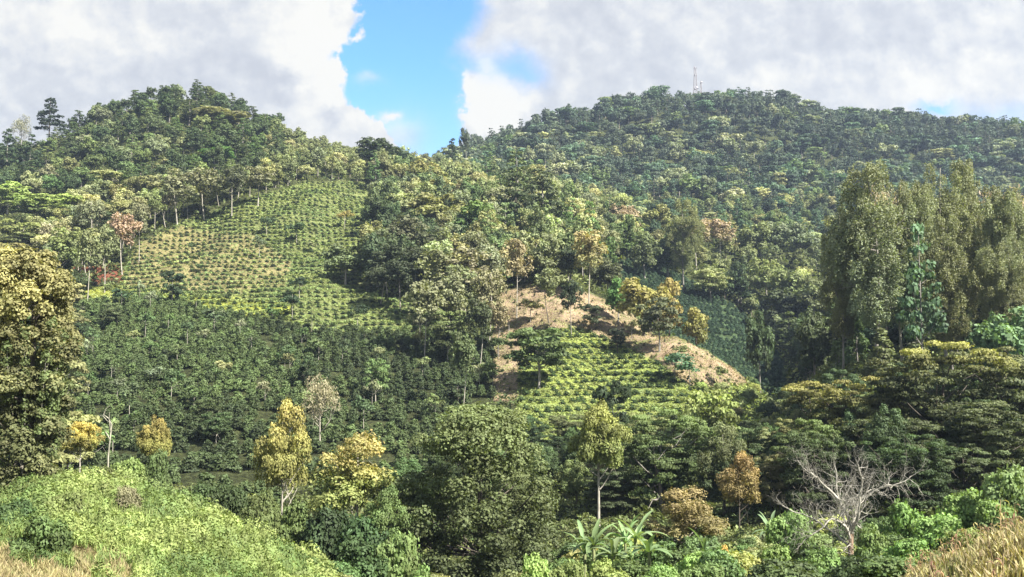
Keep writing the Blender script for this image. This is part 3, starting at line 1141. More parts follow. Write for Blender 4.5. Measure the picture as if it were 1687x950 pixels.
at('broadleaf_tree', 'nearopen', 1190, 690, 108, 84, (.10, .115, .055), 'thin grey green tree with a pale stem behind the rusty orange tree', tipcol=(.13, .15, .07), bark=PALEB, var=0)
at('umbrella_tree', 'nearumbrella', 1088, 672, 112, 165, (.065, .095, .032), 'layered flat crowned tree right of the rounded yellow green tree', tipcol=(.13, .18, .05), bark=GREYB, var=0)
at('umbrella_tree', 'umbrella', 1165, 640, 138, 100, (.06, .085, .03), 'dark spreading tree with a bright upper edge below the terraces', tipcol=(.20, .24, .06), bark=DARKB, var=1)
at('umbrella_tree', 'umbrella', 1008, 628, 146, 66, (.028, .045, .02), 'small very dark flat tree in front of the terraces', bark=DARKB, var=0)
at('umbrella_tree', 'umbrella', 888, 535, 165, 112, (.045, .070, .026), 'wide flat topped dark tree on a pale forked trunk in front of the terraces', tipcol=(.09, .13, .04), bark=PALEB, var=2)
at('bare_shrub', 'twiggy', 530, 614, 128, 66, (.20, .18, .13), 'pale leafless twiggy tree standing among the dark coffee', tipcol=(.24, .21, .15), bark=(.30, .27, .21), var=0)
at('broadleaf_tree', 'nearopen', 640, 792, 74, 78, (.10, .15, .045), 'light green small tree between the golden tree and the large dark tree', bark=GREYB, var=0)
at('shrub', 'shrub', 600, 836, 72, 100, (.045, .085, .032), 'dark glossy bush under the golden tree')
at('shrub', 'shrub', 545, 830, 76, 84, (.035, .06, .025), 'very dark bush under the leaning yellow tree')
at('shrub', 'shrub', 490, 818, 78, 60, (.10, .14, .04), 'mid green bush at the foot of the leaning yellow tree')
at('shrub', 'shrub', 655, 868, 62, 80, (.11, .16, .045), 'soft light green bush right of the mound foot')
at('shrub', 'shrub', 600, 880, 62, 90, (.05, .09, .03), 'dark green bush at the foot of the mound')

# right foreground
at('umbrella_tree', 'nearumbrella', 1392, 606, 112, 190, (.085, .095, .032), 'broad tree with a yellowish lit top left of the big dark crown', tipcol=(.26, .23, .055), bark=DARKB, var=1)
at('umbrella_tree', 'nearumbrella', 1552, 562, 108, 235, (.045, .058, .026), 'huge dark layered tree with sunlit yellow green upper fringe on the right', tipcol=(.24, .23, .055), bark=DARKB, var=0)  # sunlight on the upper crown put into the yellow tip colour
at('umbrella_tree', 'nearumbrella', 1652, 556, 116, 190, (.06, .075, .03), 'wide olive crowned tree at the right edge behind the dark layered tree', tipcol=(.16, .17, .065), bark=DARKB, var=1)
at('umbrella_tree', 'nearumbrella', 1480, 676, 98, 190, (.055, .068, .03), 'dark drooping tree below the two layered crowns', tipcol=(.08, .10, .04), bark=DARKB, var=1)
at('umbrella_tree', 'nearumbrella', 1620, 660, 94, 200, (.055, .068, .03), 'very dark crown low at the right edge above the bushes', tipcol=(.08, .095, .04), bark=DARKB, var=0)
at('umbrella_tree', 'nearumbrella', 1335, 690, 100, 120, (.07, .10, .03), 'mid green drooping tree left of the leafless tree', tipcol=(.10, .14, .04), bark=DARKB, var=0)
at('broadleaf_tree', 'broad', 1652, 493, 138, 105, (.06, .12, .055), 'bright bluish green domed tree at the right edge', tipcol=(.12, .20, .095), bark=DARKB, var=0)
at('tall_tree', 'tall', 1428, 266, 152, 148, (.145, .18, .125), 'tallest domed olive tree with several stems right of centre', tipcol=(.165, .18, .105), bark=GREYB, var=0)
at('tall_tree', 'tall', 1478, 292, 158, 100, (.145, .18, .125), 'narrow olive tree leaning against the right side of the tallest dome', tipcol=(.165, .18, .105), bark=(.27, .25, .2), var=2)
at('tall_tree', 'tall', 1548, 252, 166, 112, (.125, .13, .055), 'tall olive tree with a pointed yellowish top right of the domed one', tipcol=(.165, .18, .105), bark=(.27, .25, .2), var=1)
at('tall_tree', 'tall', 1590, 262, 172, 96, (.13, .125, .055), 'tall tree with a rusty tinged top in the right group', tipcol=(.165, .18, .105), bark=(.27, .25, .2), var=0)
at('tall_tree', 'tall', 1634, 300, 160, 100, (.15, .18, .125), 'tall sparse olive tree near the right edge', tipcol=(.165, .18, .105), bark=(.27, .25, .2), var=2)
at('tall_tree', 'tall', 1680, 300, 170, 92, (.13, .14, .085), 'last tall olive tree cut by the right edge', tipcol=(.165, .18, .105), bark=(.27, .25, .2), var=1)
at('tall_tree', 'tall', 1560, 352, 150, 96, (.12, .12, .055), 'shorter sparse tree in front of the right tall group', tipcol=(.165, .18, .105), bark=GREYB, var=0)
at('tall_tree', 'tall', 1660, 392, 148, 90, (.14, .14, .08), 'grey olive sparse tree low in front at the right edge', tipcol=(.165, .18, .105), bark=GREYB, var=2)
at('tall_tree', 'tall', 1382, 330, 160, 74, (.12, .12, .055), 'thin olive tree on the left flank of the tallest dome', tipcol=(.165, .18, .105), bark=GREYB, var=1)
at('bare_tree', 'twiggy', 1452, 250, 175, 76, (.32, .26, .20), 'pale twiggy leafless crown showing behind the tallest dome', bark=(.32, .27, .22), var=1, hfix=(14, 30))
at('bare_tree', 'twiggy', 1668, 274, 185, 96, (.33, .25, .20), 'pinkish leafless crown behind the tall trees at the right edge', bark=(.32, .26, .22), var=2, hfix=(14, 30))
at('pine_tree', 'pine', 1512, 364, 140, 70, (.05, .095, .055), 'blue green tiered tree in front of the tall olive group', tipcol=(.08, .15, .08), bark=GREYB, var=0)

# central spur
at('broadleaf_tree', 'broad', 624, 224, 470, 70, DK, 'large dark tree on the skyline left of the blue gap', bark=PALEB, var=0, tipcol=(.05, .07, .03))
at('broadleaf_tree', 'broad', 656, 240, 490, 40, DK, 'dark tree touching the right side of the large skyline tree', var=1)
at('broadleaf_tree', 'broad', 682, 258, 480, 46, (.05, .085, .03), 'green rounded tree at the low point of the skyline', var=2)
at('broadleaf_tree', 'broad', 706, 262, 440, 64, (.15, .18, .045), 'yellow green tree with a reddish tip below the blue gap', tipcol=(.20, .19, .06), var=3)
at('broadleaf_tree', 'broad', 762, 260, 520, 54, (.11, .13, .075), 'pale grey green dome right of the yellow green tree', var=1)
at('spindly_tree', 'pale', 766, 202, 560, 20, (.06, .08, .06), 'lone spindly tree rising from the saddle against the sky', bark=PALEB, var=0)
at('pine_tree', 'pine', 745, 228, 560, 22, DK, 'small dark pine left of the lone spindly tree', var=1)
at('broadleaf_tree', 'broad', 720, 290, 390, 66, (.17, .18, .06), 'pale yellowish crown high on the middle spur', var=2, tipcol=(.22, .21, .08))
at('broadleaf_tree', 'broad', 764, 294, 380, 60, (.17, .165, .09), 'beige tinged crown beside the pale yellowish one', var=0, tipcol=(.24, .21, .12))
at('broadleaf_tree', 'broad', 640, 300, 400, 56, (.10, .12, .055), 'olive rounded tree beneath the large skyline tree', var=3)
at('umbrella_tree', 'umbrella', 654, 318, 360, 72, (.11, .14, .045), 'flat yellow green tree beneath the skyline trees', var=0, tipcol=(.18, .21, .06))
at('broadleaf_tree', 'broad', 720, 316, 345, 90, (.14, .15, .055), 'broad light olive crown in the middle of the spur', var=1, tipcol=(.19, .19, .07))
at('broadleaf_tree', 'broad', 792, 330, 315, 84, (.055, .10, .028), 'rich green rounded tree left of the tall dark conifer', var=2, tipcol=(.11, .17, .04))
at('pine_tree', 'pine', 850, 284, 330, 70, DK, 'tall dark conifer in the middle of the spur', var=0, bark=DARKB, tipcol=(.055, .07, .03))
at('pine_tree', 'pine', 850, 250, 390, 60, (.06, .09, .03), 'green conifer rising behind the tall dark one', var=2, tipcol=(.10, .13, .04))
at('pine_tree', 'pine', 892, 280, 345, 80, (.04, .058, .026), 'dark wide conifer right of the tall dark one', var=1, bark=GREYB, tipcol=(.07, .09, .04))
for i, (px, top, Y, w, c, lab) in enumerate([
        (622, 368, 290, 66, (.10, .12, .06), 'greyish tree leaning out over the young coffee field'),
        (668, 352, 295, 70, (.10, .105, .065), 'grey leaved tree in the upper part of the shaded grove'),
        (640, 398, 272, 64, (.045, .058, .032), 'dark leaning tree at the left rim of the shaded grove'),
        (690, 396, 268, 62, (.045, .055, .03), 'dark tree with a slanting stem inside the shaded grove'),
        (660, 425, 258, 56, (.04, .052, .03), 'low dark tree at the bottom of the shaded grove'),
        (716, 372, 280, 70, (.07, .08, .045), 'dull green tree between the grove and the pale crowns'),
        (626, 432, 262, 46, (.055, .068, .04), 'small dark tree at the lower left of the shaded grove')]):
    at('leaning_tree', 'pale', px, top, Y, w, c, lab, bark=(.30, .26, .21), var=i, rot=[.5, 2.2, 2.9, 3.3, 1.2, .1, 3][i])
for i, (px, top, Y, w, c, lab) in enumerate([
        (724, 404, 236, 74, (.15, .16, .085), 'pale green tree at the left of the clump beside the red field'),
        (770, 402, 232, 84, (.20, .185, .125), 'palest many stemmed tree in the clump beside the red field'),
        (806, 430, 236, 56, (.19, .18, .11), 'pale tree touching the top of the red field'),
        (700, 456, 222, 70, (.17, .18, .105), 'pale arching tree over the dark coffee'),
        (745, 440, 226, 60, (.16, .17, .10), 'grey green tree in the middle of the pale clump'),
        (790, 478, 215, 46, (.06, .075, .035), 'dark crowned tree on slim white stems left of the red field')]):
    at('pale_tree', 'pale', px, top, Y, w, c, lab, bark=PALEB, var=i + 1)
at('umbrella_tree', 'umbrella', 738, 508, 190, 88, (.05, .065, .026), 'dark flat crowned tree with long leaning white stems in the coffee', tipcol=(.11, .14, .045), bark=PALEB, var=1)
at('broadleaf_tree', 'pale', 762, 530, 186, 46, (.09, .12, .05), 'green tree with a slanting pale stem right of the flat crowned one', bark=PALEB, var=0)
at('pole_tree', 'pale', 851, 386, 226, 52, (.24, .20, .12), 'dry half bare tree on a straight pale pole trunk above the red field', bark=PALEB, var=1)
at('pole_tree', 'pale', 886, 330, 268, 44, (.10, .13, .06), 'tree with a long bare pale trunk below the dark conifers', bark=PALEB, var=2)
at('pole_tree', 'pale', 969, 372, 238, 60, (.17, .17, .07), 'tall slim tree with a yellowish crown behind the bare earth ridge', tipcol=(.28, .23, .10), bark=PALEB, var=1)
at('pale_tree', 'pale', 905, 432, 213, 50, (.16, .18, .09), 'pale leafy tree standing at the top of the bare field', bark=DARKB, var=0, hfix=(11, 15))
at('broadleaf_tree', 'pale', 941, 458, 200, 38, (.03, .045, .022), 'narrow dark tree standing on the bare ridge', bark=GREYB, var=1, hfix=(10, 14))
at('small_tree', 'umbrella', 974, 500, 205, 36, (.05, .065, .035), 'small dark tree on the bare slope beside the narrow dark one', bark=DARKB, var=0, hfix=(4, 7))
at('small_tree', 'umbrella', 1017, 538, 195, 33, (.04, .05, .03), 'small dark tree alone on the bare earth slope', bark=DARKB, var=2, hfix=(4, 6))
at('umbrella_tree', 'umbrella', 1085, 488, 215, 68, (.085, .095, .055), 'grey olive tree with a straight trunk on the ridge edge', bark=GREYB, var=1)
at('yellow_tree', 'broad', 1060, 448, 235, 84, (.17, .16, .045), 'yellow tinged spreading tree on the ridge above the valley field', tipcol=(.24, .21, .055), bark=DARKB, var=0)
at('yellow_tree', 'broad', 1100, 456, 240, 50, (.20, .16, .045), 'golden edged crown on the right of the yellow tinged tree', tipcol=(.25, .20, .055), bark=DARKB, var=2)
at('yellow_tree', 'broad', 1146, 502, 238, 46, (.13, .14, .045), 'small rounded yellow olive tree at the edge of the dark valley field', tipcol=(.22, .20, .05), bark=DARKB, var=1)
at('broadleaf_tree', 'broad', 1018, 450, 246, 42, (.08, .17, .035), 'bright green leafy tree at the left end of the valley field', var=3)
at('shrub', 'sapling', 1112, 570, 205, 50, (.07, .14, .085), 'bluish green bushy tree on the bare slope above the terraces', var=0)
at('shrub', 'sapling', 1136, 588, 203, 40, (.06, .13, .07), 'second bluish green bush lower on the bare slope', var=1)
at('broadleaf_tree', 'broad', 1000, 425, 275, 50, (.08, .09, .05), 'dull green tree behind the end of the bare ridge', var=0)
at('broadleaf_tree', 'broad', 936, 400, 262, 60, (.055, .075, .04), 'dark leafy tree behind the bare field', var=1)
at('broadleaf_tree', 'broad', 905, 392, 275, 60, (.075, .10, .045), 'mid green tree left of the slim yellowish one', var=2)
at('broadleaf_tree', 'broad', 812, 390, 262, 60, (.12, .13, .07), 'olive tree left of the straight pole trunk', var=3)

for px, top, Y, w, kd, c, lab in [
        (820, 486, 222, 40, 'pale', (.19, .16, .10), 'dry pale tree at the upper left corner of the bare field'),
        (838, 505, 215, 30, 'twiggy', (.24, .18, .13), 'pinkish leafless scrub on the left strip of the bare field'),
        (874, 486, 212, 44, 'sapling', (.20, .19, .08), 'yellowish dry bush below the straight pole trunk'),
        (822, 548, 200, 30, 'sapling', (.07, .10, .04), 'green sapling on the left border of the bare field'),
        (812, 590, 190, 34, 'sapling', (.12, .16, .05), 'light green sapling at the lower left of the bare field'),
        (1040, 520, 214, 22, 'sapling', (.13, .13, .06), 'thin olive sapling on the crest of the bare slope'),
        (1120, 560, 210, 26, 'sapling', (.13, .15, .06), 'light sapling on the ridge edge above the bluish bushes'),
        (1185, 596, 200, 24, 'sapling', (.11, .13, .05), 'low green sapling near the lower end of the bare slope')]:
    at('pale_tree' if kd == 'pale' else ('dry_shrub' if kd == 'twiggy' else 'sapling'), kd, px, top, Y, w, c, lab, bark=GREYB, hfix=(2.2, 6) if kd != 'pale' else (9, 14))

# right hand valley
for i, (px, top, Y, w, kd, c, tc, lab) in enumerate([
        (943, 326, 330, 40, 'pine', (.07, .13, .04), (.14, .22, .05), 'light green conifer left of a twin on the middle slope'),
        (972, 330, 330, 40, 'pine', (.065, .12, .04), (.12, .20, .05), 'light green conifer right of its twin on the middle slope'),
        (1002, 330, 350, 40, 'cone', (.05, .08, .04), (.07, .10, .05), 'dark narrow conifer right of the light green twins'),
        (1028, 332, 345, 50, 'broad', (.19, .15, .10), (.27, .20, .14), 'rosy tan crown above the valley field'),
        (1076, 334, 350, 60, 'broad', (.15, .17, .06), (.20, .20, .07), 'yellow olive crown above the valley field'),
        (1124, 328, 350, 66, 'tall', (.13, .15, .07), (.17, .18, .08), 'tall light olive tree at the head of the valley'),
        (1146, 352, 335, 52, 'pale', (.19, .17, .11), (.26, .19, .13), 'tree with pale stems and rusty lower leaves in the valley'),
        (1184, 356, 330, 54, 'pale', (.21, .17, .12), (.30, .22, .17), 'pinkish topped tree with pale stems in the valley'),
        (1100, 384, 322, 58, 'broad', (.04, .065, .028), (.06, .09, .035), 'dark rounded tree at the top of the valley field'),
        (1062, 380, 325, 50, 'broad', (.09, .11, .055), (.11, .14, .06), 'olive tree above the top corner of the valley field'),
        (1240, 362, 330, 56, 'broad', (.11, .13, .06), (.14, .17, .06), 'leafy olive tree right of the pinkish topped one'),
        (1275, 362, 320, 56, 'broad', (.11, .14, .085), (.15, .18, .11), 'pale grey green crown on the right valley side'),
        (1318, 366, 310, 60, 'broad', (.10, .13, .08), (.13, .16, .10), 'grey green crown left of the tallest domed tree'),
        (1170, 440, 290, 64, 'umbrella', (.17, .20, .08), (.24, .26, .11), 'low pale yellow tree spreading over the dark valley field'),
        (1222, 462, 268, 46, 'cone', (.024, .042, .02), (.03, .05, .022), 'dark pointed conifer at the right of the valley field'),
        (1214, 430, 285, 40, 'broad', (.03, .05, .024), (.045, .07, .03), 'dark tree behind the pointed conifer'),
        (1262, 420, 285, 56, 'broad', (.12, .15, .055), (.17, .20, .06), 'yellow green tree right of the pointed conifer'),
        (1300, 440, 262, 64, 'broad', (.10, .13, .055), (.14, .17, .06), 'olive green tree above the shaded thicket'),
        (1340, 452, 245, 64, 'broad', (.085, .10, .05), (.12, .14, .06), 'dull green crown right above the shaded thicket'),
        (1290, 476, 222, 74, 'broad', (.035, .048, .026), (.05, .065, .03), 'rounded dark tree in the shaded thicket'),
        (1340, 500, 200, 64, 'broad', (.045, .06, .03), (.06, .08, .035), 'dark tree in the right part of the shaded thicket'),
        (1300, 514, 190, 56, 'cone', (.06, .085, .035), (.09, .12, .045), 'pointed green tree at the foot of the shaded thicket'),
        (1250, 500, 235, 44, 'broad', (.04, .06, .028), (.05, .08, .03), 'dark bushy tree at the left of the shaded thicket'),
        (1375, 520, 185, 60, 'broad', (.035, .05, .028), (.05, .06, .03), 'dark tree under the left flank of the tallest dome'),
        (1452, 540, 150, 56, 'cone', (.09, .11, .05), (.12, .14, .06), 'pale pointed small tree below the tallest dome'),
        (1510, 545, 148, 50, 'cone', (.08, .10, .05), (.11, .13, .06), 'pale pointed small tree left of the bluish dome')]):
    at({'pine': 'pine_tree', 'cone': 'conifer', 'broad': 'broadleaf_tree', 'tall': 'tall_tree', 'pale': 'pale_tree', 'umbrella': 'umbrella_tree'}[kd], kd, px, top, Y, w, c, lab, tipcol=tc, bark=PALEB if kd == 'pale' else GREYB)

# upper left
at('pine_tree', 'pine', 83, 160, 470, 44, (.022, .035, .018), 'prominent dark pine standing clear of the skyline on the left', bark=DARKB, var=0)
at('bare_tree', 'twiggy', 36, 188, 470, 34, (.20, .20, .18), 'faint leafless tree on the skyline left of the prominent pine', bark=(.22, .21, .2), var=0)
at('pine_tree', 'pine', 14, 212, 440, 36, (.035, .06, .025), 'dark pine on the skyline at the left edge', bark=PALEB, var=1)
at('pine_tree', 'pine', 54, 222, 440, 40, (.035, .06, .03), 'dark green pine below the faint leafless tree', var=2)
at('broadleaf_tree', 'broad', 358, 240, 450, 56, (.05, .13, .03), 'vivid green rounded tree halfway down the left hill', var=0, tipcol=(.09, .19, .04))
at('umbrella_tree', 'umbrella', 360, 184, 500, 110, (.16, .16, .11), 'wide pale topped crown just under the left summit', var=1, tipcol=(.26, .25, .19))
for i, (px, top, Y, w, kd, c, tc, lab) in enumerate([
        (14, 300, 250, 74, 'umbrella', (.13, .19, .045), (.24, .32, .06), 'bright yellow green spreading tree at the left edge'),
        (60, 318, 235, 90, 'umbrella', (.08, .11, .035), (.20, .27, .05), 'spreading tree with a bright rim next to the left edge'),
        (112, 320, 240, 72, 'umbrella', (.11, .14, .04), (.24, .32, .05), 'spreading tree ending in a bright lime shoulder'),
        (36, 362, 210, 96, 'umbrella', (.08, .10, .035), (.17, .19, .05), 'layered dark and lime tree above the vine covered tree'),
        (10, 395, 190, 70, 'umbrella', (.10, .11, .045), (.20, .18, .06), 'olive layered tree low at the left edge'),
        (108, 372, 226, 62, 'pale', (.10, .13, .045), (.15, .18, .05), 'green tree with a forked pale trunk beside the red bank'),
        (152, 318, 290, 44, 'pale', (.13, .15, .09), (.17, .18, .11), 'greyish narrow tree behind the red bank'),
        (148, 372, 262, 46, 'pale', (.12, .14, .07), (.16, .18, .08), 'open crowned tree over the red bank'),
        (176, 366, 268, 44, 'pale', (.12, .14, .07), (.15, .17, .08), 'thin many stemmed tree over the red bank'),
        (205, 342, 276, 50, 'pale', (.26, .18, .14), (.34, .23, .18), 'pinkish dry tree on two pale trunks at the field corner'),
        (232, 330, 300, 34, 'pale', (.11, .12, .07), (.15, .15, .09), 'small crowned tree right of the pinkish dry tree'),
        (180, 280, 340, 64, 'umbrella', (.15, .17, .06), (.21, .22, .08), 'yellowish flat crown behind the pinkish dry tree'),
        (250, 290, 325, 60, 'umbrella', (.15, .16, .075), (.19, .19, .09), 'pale olive flat crown above the field corner'),
        (295, 276, 335, 64, 'pale', (.15, .16, .10), (.18, .18, .11), 'pale crowned tree on leaning white stems above the field'),
        (340, 270, 345, 60, 'pale', (.14, .15, .09), (.18, .18, .11), 'greyish crowned tree above the middle of the field edge'),
        (384, 268, 355, 50, 'pale', (.06, .07, .04), (.08, .09, .05), 'dark crowned tree between pale ones above the field'),
        (426, 270, 365, 54, 'pale', (.15, .15, .10), (.18, .18, .12), 'silvery many stemmed tree at the upper field edge')]):
    at('umbrella_tree' if kd == 'umbrella' else 'pale_tree', kd, px, top, Y, w, c, lab, tipcol=tc, bark=PALEB)

# single trees standing in the plantation
for i, (px, top, Y, w, kd, c, lab) in enumerate([
        (285, 446, 262, 42, 'umbrella', (.035, .06, .03), 'dark spreading tree on a pale trunk at the lower edge of the young field'),
        (352, 500, 222, 44, 'sapling', (.06, .09, .045), 'spreading sapling in the upper coffee on a thin white trunk'),
        (494, 448, 262, 34, 'sapling', (.025, .045, .025), 'dark tree in the middle of the young coffee field'),
        (482, 476, 250, 34, 'sapling', (.03, .055, .028), 'dark tree just below its twin in the young field'),
        (590, 494, 236, 30, 'sapling', (.03, .05, .026), 'dark sapling on the bright rows near the grove'),
        (428, 382, 305, 24, 'sapling', (.10, .13, .08), 'pale small tree in the upper young field'),
        (440, 350, 325, 26, 'sapling', (.05, .08, .04), 'dark small tree high in the young field'),
        (490, 362, 320, 36, 'sapling', (.05, .085, .04), 'green low tree high on the right of the young field'),
        (568, 340, 330, 28, 'sapling', (.24, .20, .05), 'yellow tinted small tree at the right of the young field'),
        (570, 400, 290, 70, 'broad', (.10, .13, .06), 'soft olive tree on the right side of the young field'),
        (200, 468, 250, 34, 'sapling', (.04, .075, .035), 'dark sapling beside the yellow grass strip'),
        (155, 530, 222, 30, 'sapling', (.07, .11, .045), 'sapling on a white stem left of the upper coffee'),
        (284, 596, 180, 32, 'sapling', (.075, .12, .05), 'pale green sapling in the middle of the coffee'),
        (216, 618, 165, 34, 'sapling', (.08, .11, .055), 'pale sapling on a thin stem above the golden ball tree'),
        (240, 505, 235, 30, 'sapling', (.07, .12, .04), 'light green sapling in the upper left coffee'),
        (565, 548, 205, 26, 'sapling', (.06, .085, .045), 'small crowned sapling on a tall white stem in the dark coffee'),
        (620, 588, 190, 42, 'umbrella', (.10, .16, .05), 'low light green tree in the dark coffee'),
        (600, 640, 165, 36, 'sapling', (.07, .11, .055), 'greyish green sapling above the golden topped tree'),
        (310, 520, 228, 26, 'sapling', (.05, .08, .035), 'slim sapling in the coffee near the yellow strip'),
        (470, 560, 205, 28, 'sapling', (.06, .10, .04), 'mid green sapling in the centre of the coffee')]):
    at('umbrella_tree' if kd == 'umbrella' else ('broadleaf_tree' if kd == 'broad' else 'sapling'), kd, px, top, Y, w, c, lab, bark=PALEB, var=i)

# bananas in the hollow
for i, (px, top, Y, s, c, lab) in enumerate([
        (962, 806, 62, .9, (.11, .17, .075), 'banana plant with upright leaves, leftmost and highest of its patch'),
        (978, 838, 60, .95, (.11, .16, .065), 'banana plant with broad lit leaves just below the highest one'),
        (1048, 836, 58, 1.05, (.16, .23, .11), 'pale banana plant with fanned leaves in the middle of the hollow'),
        (1030, 852, 61, .8, (.12, .20, .07), 'half hidden banana plant left of the pale fanned one'),
        (1068, 880, 55, .9, (.11, .17, .07), 'drooping banana plant below the brownish shrub'),
        (1010, 892, 56, .8, (.13, .18, .08), 'banana plant with a bent pale leaf near the bottom edge'),
        (1160, 876, 57, .7, (.13, .20, .10), 'small banana plant under the right end of the brownish shrub'),
        (1268, 838, 66, .7, (.10, .15, .085), 'small grey green banana plant near the leafless tree')]):
    banana(px, top, Y, s, c, lab, i, i * 1.3)

# bushes along the bottom and right foreground
for i, (px, top, Y, w, c, tc, lab) in enumerate([
        (1486, 816, 58, 74, (.07, .13, .035), (.13, .22, .05), 'pointed bright green bush right of the leafless tree'),
        (1545, 838, 52, 84, (.11, .19, .045), (.16, .26, .06), 'light green bush between the pointed bush and the dry field'),
        (1596, 804, 58, 90, (.09, .16, .04), (.16, .25, .06), 'leafy bush above the dry maize'),
        (1664, 758, 56, 96, (.08, .12, .05), (.14, .20, .07), 'tall grey green bush at the right edge above the dry maize'),
        (1640, 815, 50, 70, (.10, .17, .045), (.15, .22, .06), 'low green bush at the foot of the tall right edge bush'),
        (1440, 862, 54, 70, (.09, .15, .04), (.12, .18, .05), 'round green bush beside the trunk of the leafless tree'),
        (1500, 880, 46, 80, (.10, .19, .04), (.14, .24, .05), 'bright low bush at the upper rim of the dry field'),
        (1300, 832, 62, 80, (.08, .13, .04), (.12, .19, .05), 'leafy bush behind the left limbs of the leafless tree'),
        (1350, 898, 52, 72, (.08, .15, .04), (.12, .20, .05), 'green bush left of the trunk of the leafless tree'),
        (1280, 890, 50, 64, (.10, .16, .04), (.15, .22, .05), 'green bush on the bottom edge left of the leafless tree'),
        (1215, 898, 50, 88, (.17, .20, .055), (.24, .25, .07), 'feathery yellow green bush on the bottom edge'),
        (1196, 896, 53, 30, (.40, .26, .04), (.48, .30, .04), 'small orange yellow bush behind the feathery one'),
        (1150, 902, 48, 70, (.12, .20, .045), (.18, .28, .06), 'bright leafy bush on the bottom edge below the bananas'),
        (1090, 924, 46, 70, (.09, .15, .04), (.13, .21, .05), 'mid green bush on the bottom edge below the bananas'),
        (1010, 924, 46, 84, (.13, .18, .045), (.19, .24, .06), 'yellow green bush on the bottom edge under the bent banana leaf'),
        (880, 905, 54, 60, (.12, .19, .045), (.18, .26, .06), 'lime green bush at the foot of the large dark tree'),
        (935, 915, 50, 70, (.11, .15, .045), (.15, .19, .05), 'olive bush right of the lime green one on the bottom edge'),
        (700, 930, 52, 60, (.08, .14, .04), (.12, .2, .05), 'green bush on the bottom edge left of the large dark tree'),
        (1400, 912, 50, 50, (.06, .10, .035), (.1, .15, .045), 'dark green bush hiding the foot of the leafless tree'),
        (1590, 862, 42, 70, (.13, .17, .05), (.18, .22, .06), 'yellowish weed bush on the rim of the dry field'),
        (20, 820, 52, 80, (.045, .085, .03), (.06, .11, .035), 'dark green bush at the left edge under the vine covered tree'),
        (70, 838, 44, 90, (.06, .095, .03), (.09, .14, .04), 'deep green bush at the foot of the vine covered tree'),
        (110, 800, 52, 70, (.08, .10, .035), (.12, .15, .04), 'shadowed olive bush on the left of the mound')]):
    at('shrub', 'shrub', px, top, Y, w, c, lab, 'bush', tipcol=tc, hfix=(2.4, 5) if px < 120 else None)

# ------------------------------------------------------------------ forests: many similar trees, each an object of its own
CW = {'dark green': [(.034, .054, .022), (.042, .062, .027)], 'green': [MD, (.075, .105, .038)], 'olive': [OL, (.145, .15, .07)], 'pale olive': [LO, (.17, .19, .095)],
      'grey green': [(.11, .13, .08), (.13, .145, .09)], 'blue green': [BL, (.05, .085, .06)], 'yellow green': [YG, (.15, .19, .05)], 'bluish dark': [DB, (.034, .055, .04)],
      'silvery': [(.22, .22, .15), (.19, .195, .135)]}
KN = {'broad': 'broadleaf_tree', 'umbrella': 'umbrella_tree', 'pale': 'pale_tree', 'pine': 'pine_tree', 'cone': 'conifer', 'sapling': 'sapling', 'tall': 'tall_tree',
      'ridge': 'forest_tree', 'ridgepine': 'forest_pine', 'ridgeflat': 'forest_tree', 'shrub': 'shrub', 'nearbroad': 'broadleaf_tree', 'nearumbrella': 'umbrella_tree'}
KW = {'broad': 'rounded tree', 'umbrella': 'flat crowned tree', 'pale': 'slim tree with a pale trunk', 'pine': 'pine', 'cone': 'pointed conifer', 'sapling': 'young tree', 'tall': 'tall tree',
      'ridge': 'rounded tree', 'ridgepine': 'pine', 'ridgeflat': 'flat crowned tree', 'shrub': 'bush', 'nearbroad': 'rounded tree', 'nearumbrella': 'flat crowned tree'}


def scatter(poly, y0, y1, spacing, rs, tries=30000, taken=None, cull=None):
    pxs = [p[0] for p in poly]
    ua, ub = (min(pxs) - 843.5) / F * 1.03, (max(pxs) - 843.5) / F * 1.03
    if ua > 0:
        ua /= 1.06
    if ub < 0:
        ub /= 1.06
    Y = np.sqrt(rs.uniform(y0 * y0, y1 * y1, tries))
    X = rs.uniform(ua, ub, tries) * Y
    Z = height(X, Y)
    p = project(X, Y, Z)
    ok = in_poly(p[0], p[1], poly)
    grid = {} if taken is None else taken
    out = []
    for x, y, z in zip(X[ok], Y[ok], Z[ok]):
        i, j = int(x // spacing), int(y // spacing)
        good = True
        for a in (-1, 0, 1):
            for b in (-1, 0, 1):
                for q in grid.get((i + a, j + b), ()):
                    if (q[0] - x) ** 2 + (q[1] - y) ** 2 < spacing * spacing:
                        good = False
        if good:
            grid.setdefault((i, j), []).append((x, y))
            out.append((x, y, z))
    return out


def short(t):
    return t.replace('slim tree with a pale trunk', 'slim pale trunked tree')


PEND = []


